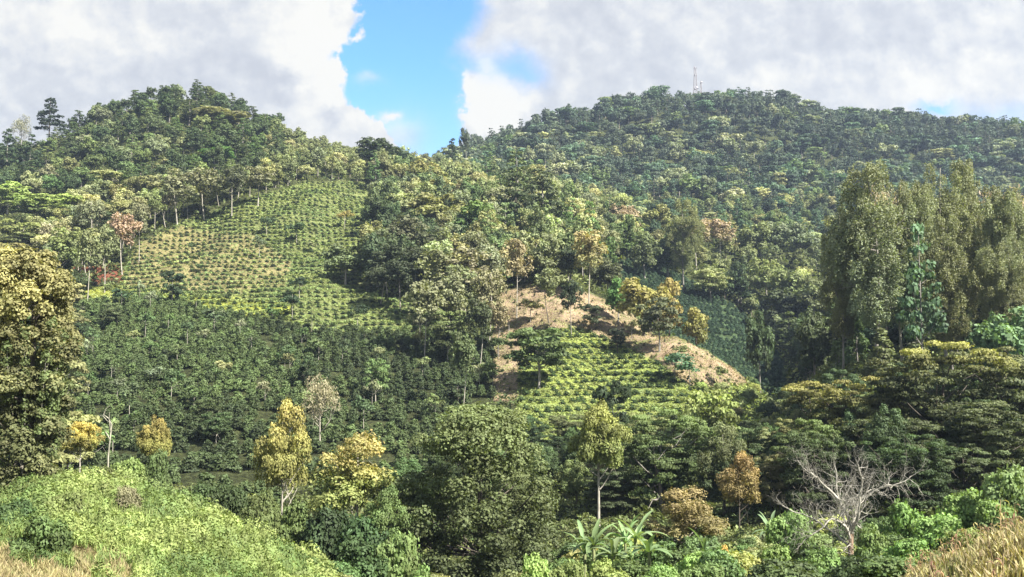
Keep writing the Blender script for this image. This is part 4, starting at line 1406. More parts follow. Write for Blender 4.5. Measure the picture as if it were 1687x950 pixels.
def forest(where, poly, y0, y1, spacing, mixk, seed, bark=GREYB, skip=(), hill=False, shady=None, keep_out=(Z_UPPER, Z_RED, Z_TERR, Z_COFFEE, Z_VALLEY)):
    """mixk: list of (kind, colour word, weight, Hmin, Hmax, Rmin, Rmax)"""
    rs = rs_(seed)
    pts = scatter(poly, y0, y1, spacing, rs)
    wts = np.array([m_[2] for m_ in mixk], float)
    wts /= wts.sum()
    for x, y, z in pts:
        if any(bool(in_zone(zn, np.array([x]), np.array([y]), np.array([z]))[0]) for zn in keep_out):
            continue
        if any((x - sx) ** 2 + (y - sy) ** 2 < sr * sr for sx, sy, sr in skip):
            continue
        kd, cw, _, h0, h1, r0, r1 = mixk[rs.choice(len(mixk), p=wts)]
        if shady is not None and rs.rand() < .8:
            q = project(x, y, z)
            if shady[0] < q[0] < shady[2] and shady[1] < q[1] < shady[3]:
                cw = 'dark green'  # dark foliage, with the grove's shade put into the crown colour
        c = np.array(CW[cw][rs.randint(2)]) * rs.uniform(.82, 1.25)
        c = c * np.array([rs.uniform(.9, 1.15), 1, rs.uniform(.85, 1.15)])
        tc = c * rs.uniform(1.1, 1.7) + np.array([.004, .008, 0])
        nm = KN[kd]
        if nm == 'broadleaf_tree' and hill:
            nm = 'hillside_tree'
        PEND.append((nm, kd, x, y, z - .2, rs.uniform(h0, h1) * 1.05, rs.uniform(r0, r1) * .9, tuple(c), short(f'{cw} {KW[kd]} {where}'), T if kd != 'shrub' else 'bush', f'trees {where}' if kd != 'shrub' else f'bushes {where}',
                     tuple(tc), PALEB if kd in ('pale',) else bark, rs.randint(12)))
    return len(pts)


NF = {}
NF['hilltop'] = forest('in the dark forest on the left hilltop', [(-60, 262), (0, 262), (80, 248), (150, 205), (220, 182), (300, 160), (400, 160), (450, 205), (470, 300), (300, 318), (150, 330), (-60, 340)],
                       385, 575, 9.5, [('broad', 'dark green', 3, 9, 14, 4.5, 6.5), ('pine', 'dark green', 1.4, 9, 12.5, 4.4, 5.6), ('broad', 'green', 2, 8, 12, 4.5, 6), ('pine', 'green', 1.6, 9, 12.5, 4.4, 5.6),
                                       ('broad', 'grey green', 1.4, 8, 12, 4.5, 6), ('broad', 'olive', .8, 8, 12, 4, 6)], 1, hill=True)
NF['shoulder'] = forest('on the light right shoulder of the left hill', [(440, 215), (480, 230), (540, 245), (610, 262), (610, 300), (520, 310), (430, 315)],
                        370, 575, 7.0, [('broad', 'pale olive', 4, 6, 9, 3.6, 5), ('broad', 'olive', 3, 6, 9, 3.6, 5), ('broad', 'grey green', 1, 6, 9, 3.4, 4.6), ('broad', 'dark green', .6, 6, 9, 3, 4.2), ('broad', 'yellow green', 1, 5, 8, 3, 4.5)], 2, hill=True)
NF['belt'] = forest('in the pale belt above the young coffee field', [(110, 470), (190, 440), (225, 398), (300, 364), (420, 322), (500, 300), (600, 296), (600, 280), (480, 296), (300, 330), (150, 352), (60, 400), (60, 440)],
                    255, 440, 6.2, [('pale', 'pale olive', 3, 11, 15, 4.2, 5.6), ('pale', 'grey green', 2, 11, 15, 4.2, 5.4), ('pale', 'silvery', 2.5, 10, 14, 4, 5.2), ('pale', 'olive', 2, 11, 15, 4.2, 5.6), ('umbrella', 'olive', 1, 9, 12, 4.5, 6), ('pale', 'dark green', .8, 10, 13, 3.2, 4.4)], 3)
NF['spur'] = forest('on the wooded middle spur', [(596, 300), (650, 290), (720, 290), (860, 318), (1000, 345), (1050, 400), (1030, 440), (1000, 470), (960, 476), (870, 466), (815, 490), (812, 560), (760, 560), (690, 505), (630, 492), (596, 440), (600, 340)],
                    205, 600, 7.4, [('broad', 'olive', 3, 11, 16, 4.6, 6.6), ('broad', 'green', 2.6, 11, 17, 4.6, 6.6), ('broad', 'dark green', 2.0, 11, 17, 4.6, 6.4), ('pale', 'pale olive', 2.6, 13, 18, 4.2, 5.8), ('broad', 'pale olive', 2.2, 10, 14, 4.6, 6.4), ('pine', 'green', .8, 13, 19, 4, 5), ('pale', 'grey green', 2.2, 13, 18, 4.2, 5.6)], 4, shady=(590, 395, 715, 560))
NF['saddle'] = forest('in the dark wood at the saddle', [(690, 290), (760, 262), (820, 250), (880, 300), (900, 330), (760, 310)],
                      560, 760, 10, [('broad', 'bluish dark', 3, 10, 14, 5, 6.5), ('broad', 'green', 1, 10, 13, 4.5, 6), ('pine', 'dark green', 1, 10, 15, 3.5, 4.5), ('broad', 'grey green', 1.6, 10, 13, 4.5, 6)], 5, hill=True)
NF['midslope'] = forest('on the middle slope under the far ridge', [(960, 350), (1050, 336), (1200, 330), (1400, 335), (1700, 330), (1700, 400), (1400, 430), (1200, 415), (1080, 425), (1000, 400)],
                        400, 640, 10.5, [('broad', 'green', 2.5, 9, 13, 4.6, 6.6), ('broad', 'olive', 2, 9, 12, 4.6, 6.4), ('umbrella', 'pale olive', 1.3, 8, 11, 5, 7), ('broad', 'bluish dark', 2, 9, 13, 5, 6.5), ('broad', 'blue green', 1.6, 9, 13, 4.5, 6), ('umbrella', 'yellow green', .8, 8, 10, 5, 7), ('pine', 'blue green', 1.4, 12, 16, 4, 5)], 6, hill=True)
NF['valley'] = forest('on the side of the right hand valley', [(1030, 428), (1100, 440), (1170, 470), (1240, 540), (1300, 620), (1360, 600), (1400, 560), (1420, 470), (1400, 420), (1200, 405), (1080, 410)],
                      215, 430, 9.0, [('broad', 'green', 2.5, 8, 12, 4, 5.6), ('broad', 'olive', 2.6, 8, 12, 4, 5.6), ('broad', 'dark green', 2, 8, 12, 4, 5.5), ('pale', 'pale olive', 1.3, 9, 13, 3, 4.3), ('broad', 'grey green', 1.4, 8, 11, 4, 5), ('cone', 'dark green', .6, 8, 11, 2.2, 3)], 7)
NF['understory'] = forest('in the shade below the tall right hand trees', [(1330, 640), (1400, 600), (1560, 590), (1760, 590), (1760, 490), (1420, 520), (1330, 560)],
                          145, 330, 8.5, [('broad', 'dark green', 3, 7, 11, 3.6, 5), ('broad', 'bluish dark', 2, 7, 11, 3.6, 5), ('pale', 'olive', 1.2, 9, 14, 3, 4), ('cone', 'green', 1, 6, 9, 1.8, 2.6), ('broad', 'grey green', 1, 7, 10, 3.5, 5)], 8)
NF['coffee_shade'] = forest('scattered through the coffee plantation', [(130, 500), (250, 495), (420, 530), (520, 552), (700, 556), (810, 570), (800, 660), (740, 690), (130, 790)], 125, 275, 11.5,
                            [('sapling', 'green', 3, 4, 7, 1.6, 2.6), ('sapling', 'grey green', 2, 4, 7, 1.6, 2.4), ('sapling', 'olive', 1.0, 4, 6.5, 1.6, 2.6), ('umbrella', 'dark green', 1, 4, 6.5, 2.4, 3.4)], 15, bark=PALEB, keep_out=())
NF['field_shade'] = forest('scattered through the young coffee field', [(210, 470), (330, 400), (500, 320), (600, 320), (600, 470), (690, 520), (500, 530)], 240, 440, 34,
                            [('sapling', 'dark green', 3, 3, 5, 1.8, 2.8), ('sapling', 'grey green', 2, 3, 5, 1.8, 2.6)], 16, keep_out=())
NF['hollow'] = forest('in the dark hollow below the terraces', [(640, 810), (740, 740), (820, 735), (1120, 750), (1260, 760), (1320, 800), (1300, 850), (1000, 850), (700, 860)],
                      92, 190, 6.6, [('nearumbrella', 'dark green', 2, 5, 8, 3.6, 5.2), ('nearbroad', 'dark green', 3, 5, 8, 2.8, 3.8), ('nearbroad', 'green', 2, 5, 8, 2.6, 3.6), ('nearumbrella', 'olive', 1, 5, 8, 3, 4.4)], 10, bark=DARKB)
NF['rightdark'] = forest('under the big dark crowns at the right', [(1290, 800), (1340, 700), (1440, 690), (1760, 690), (1760, 850), (1500, 860), (1300, 850)],
                         84, 135, 6.5, [('nearbroad', 'dark green', 3, 5.5, 9, 2.8, 4), ('nearumbrella', 'dark green', 2, 5.5, 9, 3.6, 5)], 11, bark=DARKB)
NF['leftwood'] = forest('on the slope behind the vine covered tree', [(-120, 480), (60, 470), (130, 470), (120, 560), (130, 800), (-120, 800)],
                        105, 300, 8.0, [('umbrella', 'olive', 2, 7, 10, 4, 6), ('broad', 'green', 2, 7, 10, 3.6, 5), ('broad', 'dark green', 2, 7, 10, 3.6, 5)], 12)
NF['lowbush'] = forest('in the hollow along the bottom of the photo', [(560, 960), (620, 900), (900, 880), (1250, 880), (1450, 870), (1480, 960), (1480, 1100), (560, 1100)],
                       38, 82, 3.4, [('shrub', 'green', 3, 1.2, 2.4, 1.3, 2.1), ('shrub', 'yellow green', 1.4, 1.2, 2.2, 1.3, 2.0), ('shrub', 'dark green', 2.2, 1.4, 2.6, 1.3, 2.2), ('shrub', 'olive', 1.5, 1.2, 2.2, 1.2, 2)], 13)
NF['fieldedge'] = forest('along the edge of the terraces', [(1130, 640), (1240, 640), (1300, 660), (1330, 720), (1300, 780), (1250, 700), (1180, 670)],
                         150, 270, 6.5, [('shrub', 'olive', 2, 1.6, 3, 1.8, 3), ('shrub', 'yellow green', 2, 1.4, 2.5, 1.6, 2.6), ('shrub', 'dark green', 1, 2, 3.4, 1.6, 2.6)], 14)


def bake(mb, me, x, y, z, sx, sz, a, dt, tip, long=1.0):
    if me.name not in BK:
        co = np.zeros(len(me.vertices) * 3, np.float32)
        me.vertices.foreach_get('co', co)
        fv = np.zeros(len(me.loops), np.int32)
        me.loops.foreach_get('vertex_index', fv)
        mi = np.zeros(len(me.polygons), np.int32)
        me.polygons.foreach_get('material_index', mi)
        ti = np.zeros(len(me.polygons), np.float32)
        me.attributes['tint'].data.foreach_get('value', ti)
        BK[me.name] = (co.reshape(-1, 3), fv.reshape(-1, 4), mi, ti)
    co, fv, mi, ti = BK[me.name]
    P = co * np.array([sx * long, sx, sz])
    P = np.stack([P[:, 0] * math.cos(a) - P[:, 1] * math.sin(a) + x, P[:, 0] * math.sin(a) + P[:, 1] * math.cos(a) + y, P[:, 2] + z], 1)
    mb.v.append(P)
    mb.f.append(fv + mb.n)
    mb.n += len(P)
    mb.mi.append(mi)
    mb.tint.append(np.clip(ti + dt, 0, 1.3))
    mb.tip.append(np.full(len(ti), tip))


BK = {}


ORD = ['first', 'second', 'third', 'fourth', 'fifth', 'sixth', 'seventh', 'eighth', 'ninth', 'tenth', 'eleventh', 'twelfth', 'thirteenth', 'fourteenth',
       'fifteenth', 'sixteenth', 'seventeenth', 'eighteenth', 'nineteenth', 'twentieth']


def tell_apart(made):
    """kinds of a grove with at most 20 members in view are told apart by their place from the left"""
    by = {}
    for o, px, py in made:
        by.setdefault(o['label'], []).append((px, py, o))
    for lab, L in by.items():
        n = len(lab.split())
        if len(L) < 2 or len(L) > 60 or n > 13:
            continue
        bands = [('', L)]
        if len(L) > 20:
            if n > 12:
                continue
            L.sort(key=lambda t: t[1])
            k = -(-len(L) // 3)
            bands = [(', uppermost', L[:k]), (', midway', L[k:2 * k]), (', lowest', L[2 * k:])]
        for bn, B in bands:
            B.sort(key=lambda t: t[0])
            for i, (px, py, o) in enumerate(B):
                o['label'] = lab + bn + ', ' + ('the rightmost' if i == len(B) - 1 and i else ORD[i] + ' from left')


def plant_forests():
    """of each kind the 300 that show largest are objects; the others form one mass"""
    left = {k: 290 - sum(1 for o in COL.objects if o.get('category') and o.name.split('.')[0] == k) for k in ('broadleaf_tree', 'hillside_tree', 'forest_tree')}
    def score(r):
        px, py = project(r[2], r[3], r[4] + r[5] * .8)
        return r[6] / r[3] * (1 if -25 < px < 1712 and py < 960 else .01)
    PEND.sort(key=score, reverse=True)
    rest, made = [], []
    for r in PEND:
        nm, kd, x, y, z, H, R, c, lab, cat, grp, tc, bk, v = r
        px, py = project(x, y, z + H * .8)
        seen = -25 < px < 1712 and py < 970
        if seen and left.get(nm, 1) > 0:
            left[nm] = left.get(nm, 400) - 1
            made.append((put_tree(nm, kd, x, y, z, H, R, c, lab, cat, grp, tc, bk, var=v), px, py))
        else:
            rest.append(r)
    tell_apart(made)
    rs = rs_(5)
    mb = MB()
    for nm, kd, x, y, z, H, R, c, lab, cat, grp, tc, bk, v in rest:
        lod = {'broad': 'ridge', 'umbrella': 'ridgeflat', 'pine': 'ridgepine', 'pale': 'ridge'}.get(kd, kd)
        if kd in ('shrub', 'nearbroad', 'nearumbrella', 'tall', 'cone'):
            continue
        _, me, H0, R0 = PROTO[lod][v % len(PROTO[lod])]
        bake(mb, me, x, y, z, R / R0, H / H0, rs.uniform(0, 6.28), rs.uniform(-.25, .3), float(np.clip((sum(c) - .09) / .34, 0, 1)))
    o = link_mesh('hillside_forest', mb.data('hillside_forest', [FOL, BARK]), None, (.036, .058, .024), (.16, .18, .075))
    tag(o, 'smaller forest trees filling in between the others on the hillsides', 'forest', kind='stuff')
    return len(rest)


NF['rest'] = plant_forests()


# the far ridge: the 300 that show largest are objects, all others one mass
def far_ridge():
    rs = rs_(70)
    poly = [(742, 330), (742, 262), (800, 242), (900, 205), (1000, 188), (1100, 168), (1200, 165), (1300, 172), (1400, 195), (1550, 202), (1780, 212), (1780, 345), (1400, 345), (1200, 345), (1000, 350)]
    pts = scatter(poly, 600, 905, 8.8, rs, 60000)
    words_ = ['bluish dark', 'blue green', 'green', 'grey green', 'olive', 'silvery']
    rec = []
    for x, y, z in pts:
        px, py = project(x, y, z + 8)
        kd = ['ridge', 'ridge', 'ridge', 'ridgepine', 'ridgeflat'][rs.randint(5)]
        wt = np.array([3.0, 3.6, 1.8, 2.4, .6 if px < 1300 else .2, .15])
        cw = words_[rs.choice(6, p=wt / wt.sum())]
        c = np.array(CW[cw][rs.randint(2)]) * rs.uniform(.8, 1.3)
        H = rs.uniform(11, 18) if kd != 'ridgepine' else rs.uniform(12, 17)
        R = 4.8 + 6.5 * rs.rand() ** 1.6 if kd != 'ridgepine' else rs.uniform(4.6, 5.8)
        rec.append((H * R / y / y * (1 if -20 < px < 1707 else .01), kd, cw, c, H, R, x, y, z, px, rs.randint(10)))
    rec.sort(key=lambda r: -r[0])
    mb = MB()
    for i, (sc, kd, cw, c, H, R, x, y, z, px, v) in enumerate(rec):
        if i < 300:
            where = 'on the far ridge under the radio masts' if 1040 < px < 1260 else ('on the left shoulder of the far ridge' if px <= 1040 else 'on the right half of the far ridge')
            put_tree(KN[kd], kd, x, y, z - .3, H, R, tuple(c), f'{cw} {KW[kd]} {where}', T, f'trees {where}', tuple(c * 1.5), GREYB, var=v)
        else:
            me, H0, R0 = PROTO[kd][v % len(PROTO[kd])][1:]
            tp = {'bluish dark': .05, 'blue green': .25, 'green': .4, 'grey green': .6, 'olive': .7, 'silvery': .85}[cw]
            bake(mb, me, x, y, z - .3, R / R0, H / H0, rs.uniform(0, 6.28), rs.uniform(-.25, .35), tp)
    o = link_mesh('distant_forest', mb.data('distant_forest', [FOL, BARK]), None, (.036, .058, .044), (.105, .13, .095))
    tag(o, 'continuous forest canopy covering the far ridge', 'forest', kind='stuff')
    return len(rec)


NF['far'] = far_ridge()

# ------------------------------------------------------------------ coffee
def bush_proto(kind, H, R, n, leaf, cover, seeds):
    for s in seeds:
        rs = rs_(s)
        cb = MB()
        cls = []
        for i in range(n):
            f = i / n
            a = i * 2.4
            q = R * (1 - f * .75) * .5
            rr = R * (.55 - .25 * f)
            cls.append((math.cos(a) * q, math.sin(a) * q, max(rr * .6, H * (.12 + .8 * f)), rr, rr * .8))
        crown(cb, rs, cls, leaf, cover, True, up=.3, aspect=.55)
        PROTO.setdefault(kind, []).append((None, cb.data('coffee_bush', [FOL]), H, R))


bush_proto('coffee', 2.3, 1.35, 9, .42, .75, [500, 501, 502, 503])
bush_proto('young', 1.2, .7, 5, .34, .85, [510, 511, 512])


def rows(zone, dx, dz, tilt, rs, jit=.16, ystep=.25):
    """points along contour rows of a zone"""
    poly, y0, y1 = zone
    pxs = [p[0] for p in poly]
    ua, ub = (min(pxs) - 860) / F, (max(pxs) - 830) / F
    xa, xb = min(ua * y0, ua * y1), max(ub * y0, ub * y1)
    out = []
    Ys = np.arange(y0, y1, ystep)
    for k, x in enumerate(np.arange(xa, xb, dx)):
        Zs = height(np.full(len(Ys), x), Ys)
        g = Zs + tilt * x
        q = np.floor(g / dz)
        c = np.nonzero(np.diff(q) != 0)[0]
        for i in c:
            out.append((x + rs.normal() * jit * .5 + ((q[i] * .618) % 1.0) * dx, Ys[i] + rs.normal() * jit, q[i]))
    out = np.array(out)
    Z = height(out[:, 0], out[:, 1])
    ok = in_zone(zone, out[:, 0], out[:, 1], Z)
    return np.column_stack([out[:, 0], out[:, 1], Z])[ok]


def coffee_zone(zone, kind, dx, dz, tilt, seed, nmax, color, tipcol, Hr, Rr, label, where, stuffname, stufflabel, objname, long=1.0):
    rs = rs_(seed)
    P = rows(zone, dx, dz, tilt, rs)
    P = P[rs.rand(len(P)) > .06]
    P = P[np.argsort(P[:, 1])]
    mb = MB()
    for i, (x, y, z) in enumerate(P):
        H, R = rs.uniform(*Hr), rs.uniform(*Rr)
        tp = float(np.clip(.3 + .3 * math.sin(x * .11 + 1) * math.sin(y * .07) + .8 * max(0, min(1, (-x / y - .12) * 3)) * max(0, min(1, (y - 150) / 80)) + rs.normal() * .2, 0, 1))
        c = np.array(color) * (1 - tp) + np.array(tipcol) * tp
        if i < nmax:
            put_tree(objname, kind, x, y, z - .05, H, R, tuple(c), label, 'coffee bush', where, tuple(c * 1.2), var=rs.randint(8), rot=rs.normal() * .2 if long > 1 else None).scale.x *= long
        else:
            _, me, H0, R0 = PROTO[kind][rs.randint(len(PROTO[kind]))]
            bake(mb, me, x, y, z - .05, R / R0, H / H0, rs.normal() * .2 if long > 1 else rs.uniform(0, 6.28), rs.uniform(-.2, .2), tp, long)
    if mb.n:
        o = link_mesh(stuffname, mb.data(stuffname, [FOL]), None, color, tipcol)
        tag(o, stufflabel, 'coffee bushes', kind='stuff')
    return len(P)


NF['coffee'] = coffee_zone(Z_COFFEE, 'coffee', 2.05, 1.35, .03, 81, 300, (.036, .052, .023), (.085, .125, .04), (1.9, 2.9), (1.2, 1.7),
                           'dark green coffee bush in the front rows of the big plantation', 'coffee bushes in the front rows', 'coffee_plantation', 'dense dark coffee plantation climbing the slope', 'coffee_bush')
NF['young'] = coffee_zone(Z_UPPER, 'young', 2.0, 1.75, -.02, 82, 300, (.020, .036, .014), (.04, .065, .022), (.8, 1.2), (.5, .72),
                          'young dark coffee bush in the contour rows of the light slope', 'young coffee bushes in rows', 'young_coffee_rows', 'contour rows of young coffee high on the slope', 'young_coffee_bush', 1.55)
NF['terr'] = coffee_zone(Z_TERR, 'young', 2.0, 1.25, 0, 83, 90, (.03, .055, .02), (.06, .10, .03), (.9, 1.4), (.55, .85),
                         'young coffee bush on the bright green terraces right of centre', 'young coffee on the terraces', 'terrace_coffee', 'rows of young coffee at the back of the bright terraces', 'young_coffee_bush', 1.4)
NF['red'] = coffee_zone(Z_RED, 'young', 3.0, 1.7, 0, 84, 60, (.05, .055, .025), (.12, .11, .05), (.5, 1.0), (.3, .52),
                        'tiny seedling in the bare reddish field', 'seedlings in the bare field', 'field_seedlings', 'scattered seedlings in the upper bare field', 'coffee_seedling')
NF['valley_coffee'] = coffee_zone(Z_VALLEY, 'coffee', 1.9, 1.2, .1, 85, 60, (.028, .058, .038), (.045, .085, .05), (1.3, 1.9), (.9, 1.2),
                                  'bluish green coffee bush low in the valley field', 'coffee bushes low in the valley field', 'valley_coffee', 'bluish green coffee rows in the valley field', 'coffee_bush')


# ------------------------------------------------------------------ ground cover (nobody could count it)
def cover_points(n, px0, px1, y0, y1, rs):
    Y = np.exp(rs.uniform(math.log(y0), math.log(y1), n))
    u = rs.uniform((px0 - 843.5) / F, (px1 - 843.5) / F, n)
    X = u * Y
    return X, Y, height(X, Y)


def lumps(X, Y, s, seed):
    rs = rs_(seed)
    g = np.zeros(len(X))
    for i in range(7):
        a = rs.uniform(0, 6.28)
        k = 6.283 / (s * rs.uniform(.6, 1.6))
        g += np.sin(k * (X * math.cos(a) + Y * math.sin(a)) + rs.uniform(0, 6.28) + 1.3 * np.sin(X / s * .7 + i))
    return np.clip(.5 + g / 5.5, 0, 1)


def undergrowth():
    rs = rs_(91)
    X, Y, Z = cover_points(330000, -80, 1780, 36, 560, rs)
    bad = np.zeros(len(X), bool)
    for zn in (Z_UPPER, Z_RED, Z_TERR, Z_COFFEE, Z_YELLOW, Z_VALLEY):
        bad |= in_zone(zn, X, Y, Z)
    bad &= ~(in_zone(Z_COFFEE, X, Y, Z) & (Y < 128))
    bad |= (Y < 64) & (X < -.17 * Y)
    X, Y, Z = X[~bad], Y[~bad], Z[~bad]
    s = np.clip(Y * .0042, .16, 1.4)
    lump = lumps(X, Y, 5, 3)
    h = lump ** 1.5 * np.clip(Y * .012, .7, 2.2)
    hh = h * rs.uniform(.35, 1, len(X)) ** .5
    e = .4
    nx = -(lumps(X + e, Y, 5, 3) - lump) / e * 2
    ny = -(lumps(X, Y + e, 5, 3) - lump) / e * 2
    nr = unit(np.stack([nx, ny, np.ones(len(X)) * .8], 1) + rs.normal(size=(len(X), 3)) * .6)
    mb = MB()
    mb.quads(leaf_quads(rs, np.stack([X, Y, Z + hh], 1), nr, s, .6), rs.uniform(0, 1, len(X)), lumps(X, Y, 17, 8) * .9)
    o = link_mesh('undergrowth', mb.data('undergrowth', [FOL]), None, (.045, .068, .024), (.15, .17, .05))
    tag(o, 'tangled green undergrowth covering the ground between the trees', 'undergrowth', kind='stuff')


def field_grass():
    mb = MB()
    rs = rs_(92)
    for zn, n, dz, tilt, px0, px1, sz, tp in [(Z_UPPER, 240000, 1.75, -.02, 190, 700, .0026, .45), (Z_TERR, 160000, 1.25, 0, 850, 1160, .0026, .75), (Z_YELLOW, 40000, 3.0, 0, 130, 490, .003, 1.0),
                                              (Z_RSLOPE, 60000, 2.2, 0, 1150, 1300, .003, .8)]:
        X, Y, Z = cover_points(n, px0, px1, zn[1], zn[2], rs)
        ph = (Z + tilt * X) / dz
        ph = ph - np.floor(ph)
        strip = np.exp(-((ph - .5) / .2) ** 2)
        ok = in_zone(zn, X, Y, Z) & (rs.rand(len(X)) < .05 + .95 * strip)
        if zn is Z_UPPER:
            dry = in_zone(Z_DRY, X, Y, Z)
            ok &= ~dry | (rs.rand(len(X)) < .35)
        X, Y, Z, st = X[ok], Y[ok], Z[ok], strip[ok]
        m_ = len(X)
        h = rs.uniform(.05, .45, m_) * (.4 + .6 * st)
        nr = unit(np.stack([rs.normal(size=m_) * .7, rs.normal(size=m_) * .7 - .3, np.ones(m_)], 1))
        mb.quads(leaf_quads(rs, np.stack([X, Y, Z + h], 1), nr, Y * sz, .55), rs.uniform(0, 1, m_), np.clip(tp + .5 * (lumps(X, Y, 26, 6) - .5) + rs.normal(size=m_) * .1, 0, 1))
    o = link_mesh('field_grass', mb.data('field_grass', [FOL]), None, (.075, .125, .035), (.20, .23, .055))
    tag(o, 'bright grass growing in strips between the coffee rows', 'grass', kind='stuff')


def field_litter():
    rs = rs_(96)
    X, Y, Z = cover_points(200000, 800, 1300, 150, 270, rs)
    ok = in_zone(Z_RED, X, Y, Z) & (rs.rand(len(X)) < .25 + .75 * lumps(X, Y, 7, 21) ** 2)
    X, Y, Z = X[ok], Y[ok], Z[ok]
    q = len(X)
    nr = unit(rs.normal(size=(q, 3)) + np.array([0, -.5, .8]))
    mb = MB()
    mb.quads(leaf_quads(rs, np.stack([X, Y, Z + rs.uniform(.02, .22, q)], 1), nr, .42, .4), rs.uniform(0, 1, q), np.clip(lumps(X, Y, 12, 22) * 1.3 - .3 + rs.normal(size=q) * .25, 0, 1))
    o = link_mesh('field_litter', mb.data('field_litter', [FOL]), None, (.23, .17, .105), (.15, .19, .06))
    tag(o, 'dry weeds and cut stalks littering the bare reddish field', 'plant litter', kind='stuff')


def mound_cover():
    rs = rs_(93)
    n = 260000
    Y = np.exp(rs.uniform(math.log(17), math.log(70), n))
    u = rs.uniform(-.56, -.10, n)
    X = u * Y
    Z = height(X, Y)
    px, py = project(X, Y, Z)
    lim = np.interp(px, [-50, 200, 330, 420, 500, 560, 640], [730, 745, 775, 800, 840, 870, 930])
    ok = (py > lim) & (px < 610) & ~((px < 150 + 110 * lumps(X, Y, 2.2, 41)) & (Y < 39 + 7 * lumps(X, Y, 2.5, 42)))
    X, Y, Z, px = X[ok], Y[ok], Z[ok], px[ok]
    m_ = len(X)
    L1 = .55 * lumps(X, Y, 3.2, 11) + .45 * lumps(X, Y, 8, 15)
    L2 = lumps(X, Y, 1.1, 12)
    h = (L1 ** 1.3 * 1.8 + L2 * .3) * rs.uniform(.5, 1, m_) ** .5
    e = .15
    g = lambda a, b: (.55 * lumps(a, b, 3.2, 11) + .45 * lumps(a, b, 8, 15)) ** 1.3 * 1.8 + lumps(a, b, 1.1, 12) * .3
    g0 = g(X, Y)
    nr = unit(np.stack([-(g(X + e, Y) - g0) / e, -(g(X, Y + e) - g0) / e, np.ones(m_) * .8], 1) + rs.normal(size=(m_, 3)) * .32)
    mb = MB()
    tint = rs.uniform(0, 1, m_)
    tint = tint * .3 + .5 * lumps(X, Y, 1.6, 31)
    tip = np.clip((lumps(X, Y, 9, 13) - .5) * 1.6 + .25 + .6 * L1, 0, 1) * np.clip((px - 40) / 90, .1, 1)  # patchy growth; shade of hollows and of the vine tree put into the colour
    mb.quads(leaf_quads(rs, np.stack([X, Y, Z + h], 1), nr, np.clip(Y * .0034, .07, .2), .55), tint, tip)
    o = link_mesh('vine_cover', mb.data('vine_cover', [FOL]), None, (.085, .14, .033), (.215, .27, .07))
    tag(o, 'bright lime green leafy creepers and grass blanketing the mound', 'ground cover', kind='stuff')
    # standing blades
    mb = MB()
    k = rs.rand(m_) < .42
    Xb, Yb, Zb, hb = X[k], Y[k], Z[k], h[k]
    q = len(Xb)
    a = rs.uniform(0, 6.283, q)
    w = np.stack([np.cos(a), np.sin(a), np.zeros(q)], 1) * np.clip(Yb * .0005, .010, .03)[:, None]
    L = rs.uniform(.25, .6, q)[:, None]
    lean = rs.normal(size=(q, 3)) * .35 * L
    lean[:, 2] = 0
    B = np.stack([Xb, Yb, Zb + hb * .6], 1)
    T1 = B + lean * .4 + np.array([0, 0, 1]) * L * .7
    T2 = B + lean + np.array([0, 0, 1]) * L
    mb.quads(np.stack([B - w, B + w, T1 + w * .6, T1 - w * .6], 1), rs.uniform(0, 1, q), rs.uniform(0, 1, q))
    mb.quads(np.stack([T1 - w * .6, T1 + w * .6, T2 + w * .1, T2 - w * .1], 1), rs.uniform(0, 1, q), rs.uniform(0, 1, q))
    o = link_mesh('tall_grass', mb.data('tall_grass', [FOL]), None, (.12, .19, .045), (.26, .30, .09))
    tag(o, 'tall yellow green grass blades standing out of the creepers on the mound', 'grass', kind='stuff')


def dry_grass():
    rs = rs_(94)
    mb = MB()
    for px0, px1, y0, y1, n, hm in [(-60, 260, 31, 48, 60000, .75), (1440, 1760, 20, 44, 30000, .42)]:
        X, Y, Z = cover_points(n, px0, px1, y0, y1, rs)
        if px0 < 0:
            p = project(X, Y, Z)
            ok = (p[0] < 170 + 90 * lumps(X, Y, 2.2, 41)) & (Y < 40 + 6 * lumps(X, Y, 2.5, 42))
            X, Y, Z = X[ok], Y[ok], Z[ok]
        if px0 > 0:
            p = project(X, Y, Z)
            ok = p[1] > np.interp(p[0], [1440, 1500, 1600, 1687, 1760], [955, 925, 890, 868, 850])
            X, Y, Z = X[ok], Y[ok], Z[ok]
        tuft = lumps(X, Y, 1.3, 5)
        k = rs.rand(len(X)) < tuft ** 1.2 + .1
        X, Y, Z, tuft = X[k], Y[k], Z[k], tuft[k]
        q = len(X)
        a = rs.uniform(0, 6.283, q)
        w = np.stack([np.cos(a), np.sin(a), np.zeros(q)], 1) * rs.uniform(.008, .022, q)[:, None]
        L = (rs.uniform(.35, 1, q) * hm * (.5 + .6 * tuft))[:, None]
        lean = rs.normal(size=(q, 3)) * .28 * L
        lean[:, 2] = 0
        B = np.stack([X, Y, Z], 1)
        T1 = B + lean * .4 + np.array([0, 0, 1]) * L * .65
        T2 = B + lean + np.array([0, 0, 1]) * L
        tp = np.clip(tuft + rs.normal(size=q) * .25, 0, 1)
        ti = rs.uniform(0, 1, q)
        mb.quads(np.stack([B - w, B + w, T1 + w * .9, T1 - w * .9], 1), ti, tp)
        mb.quads(np.stack([T1 - w * 1.3, T1 + w * 1.3, T2 + w * .2, T2 - w * .2], 1), ti, tp)
    o = link_mesh('dry_grass', mb.data('dry_grass', [FOL]), None, (.15, .165, .06), (.28, .22, .125))
    tag(o, 'dry straw coloured grass in both bottom corners', 'grass', kind='stuff')


